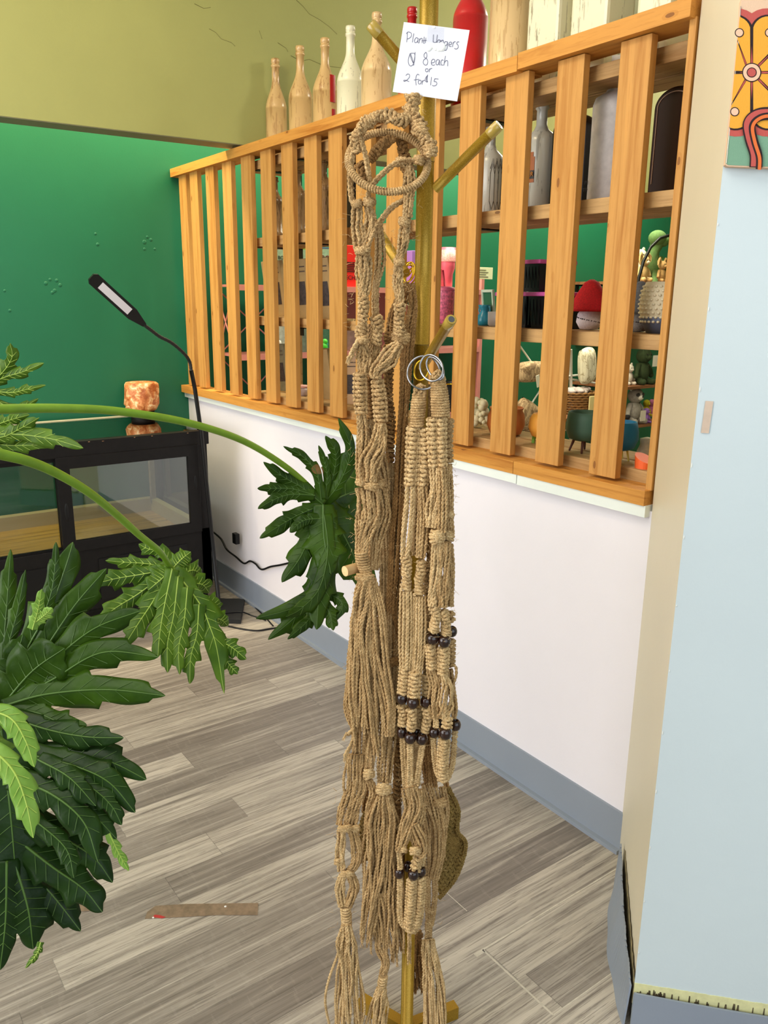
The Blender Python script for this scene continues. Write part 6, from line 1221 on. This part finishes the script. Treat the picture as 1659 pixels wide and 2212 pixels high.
# ================= BANNER AND STICKER ON THE ANGLED WALL =================
WO = A3+F2N*.016
def FB(x, y, off=0.0): return onp(1400+x/4.425, y/4.425, WO+F2N*off, F2N)
bn = thing('canvas_banner', FB(950, 800), 'woven canvas with a retro orange flower pattern on the white wall', 'wall hanging')
tl = [(905, -40), (890, 0), (860, 420), (735, 1575), (760, 1590), (1300, 1612), (1900, 1640), (2050, -40)]
part('canvas', plain((226, 190, 158), .85, bumpy=.6, bs=500), bn, lambda b: b.prism([FB(x, y) for x, y in tl], -F2N*.014))
c_red, c_or, c_teal, c_ink, c_pk = [plain(c, .85, bumpy=.5, bs=500) for c in ((190, 84, 76), (232, 164, 52), (120, 160, 132), (40, 22, 24), (240, 190, 158))]
def poly(name, m_, pts, off, n=0):
    q = smooth(np.column_stack([np.array(pts+[pts[0]], float), np.zeros(len(pts)+1)]), n)[:-1, :2] if n else pts
    part(name, m_, bn, lambda b: b.prism([FB(x, y, off) for x, y in q], F2N*.0004))
poly('lower_field', c_teal, [(772, 1235), (830, 1225), (900, 1180), (968, 1085), (1040, 1230), (1400, 1250), (1900, 1300), (1850, 1625), (1300, 1600), (765, 1578), (740, 1560)], .0003)
cx, cy = 990, 693
def petal(ang, L, half, r0=60):
    pts = [(r0, -r0*math.tan(half)*.6)]; R = L*math.sin(half); c = L-R*.9
    for q in np.linspace(-math.pi/2-half*.4, math.pi/2+half*.4, 16): pts.append((c+R*math.cos(q)*.95, R*math.sin(q)*.98))
    pts.append((r0, r0*math.tan(half)*.6)); ca, sa = math.cos(ang), math.sin(ang); out = []
    for x, y in pts:
        X, Y = cx+(x*ca-y*sa), cy+(x*sa+y*ca); out.append((max(X, 742+(1580-Y)*.094), Y))
    return out
angs = [math.radians(a) for a in (-112.5, -67.5, -157.5, -22.5, 157.5, 22.5, 112.5, 67.5)]
for k, a in enumerate(angs): poly('petal_border', c_red, petal(a, 630, math.radians(24)), .0004+k*.00003)
for k, a in enumerate(angs): poly('petal_outline', c_ink, petal(a, 575, math.radians(18)), .0009+k*.00003)
for k, a in enumerate(angs): poly('petal', c_or, petal(a, 560, math.radians(16)), .0014)
def ring_disc(name, x, y, r, m_, off): poly(name, m_, [(x+r*math.cos(t_), y+r*math.sin(t_)) for t_ in np.linspace(0, 2*math.pi, 28, endpoint=False)], off)
for r, m_, o_ in ((92, c_ink, .0018), (82, c_pk, .0022), (48, c_ink, .0026), (40, c_red, .003)): ring_disc('flower_centre', cx, cy, r, m_, o_)
for x, y in ((872, 313), (828, 1068), (1160, 313)):
    for r, m_, o_ in ((44, c_ink, .0018), (35, c_pk, .0022)): ring_disc('petal_dot', x, y, r, m_, o_)
def ribbon(name, m_, pts, w, off):
    q = smooth(np.column_stack([np.array(pts, float), np.zeros(len(pts))]), 40)[:, :2]; T = np.gradient(q, axis=0); T /= np.linalg.norm(T, axis=1, keepdims=True); N = np.stack([-T[:, 1], T[:, 0]], 1)
    part(name, m_, bn, lambda b: [b.prism([FB(*(q[i]+N[i]*w), off), FB(*(q[i+1]+N[i+1]*w), off), FB(*(q[i+1]-N[i+1]*w), off), FB(*(q[i]-N[i]*w), off)], F2N*.0004) for i in range(39)])
cv = [(1400, 1110), (1150, 1085), (1030, 1110), (965, 1190), (985, 1330), (1030, 1480), (1030, 1600)]
ribbon('ribbon_outline', c_ink, cv, 62, .0034); ribbon('red_ribbon', c_red, [(x-14, y-8) for x, y in cv], 34, .0038)
cv2 = [(x+26, y+18) for x, y in cv]; ribbon('ribbon_line', c_ink, cv2, 28, .0040); ribbon('orange_ribbon', plain((222, 110, 50), .85), [(x+8, y+5) for x, y in cv2], 16, .0044)
part('stitched_edge', plain((232, 214, 200), .8), bn, lambda b: b.tube([FB(x, y, .001) for x, y in ((885, 60), (860, 420), (748, 1560))], .0006, 5))
st = thing('adhesive_strip', onp(1528, 900, A3, F2N), 'small beige adhesive strip stuck upright on the pale wall', 'sticker')
part('strip', plain((206, 182, 160), .5, var=.1, vs=50), st, lambda b: b.prism([onp(x, y, A3+F2N*.001, F2N) for x, y in ((1524, 866), (1541, 867), (1531, 936), (1514, 935))], F2N*.0008))
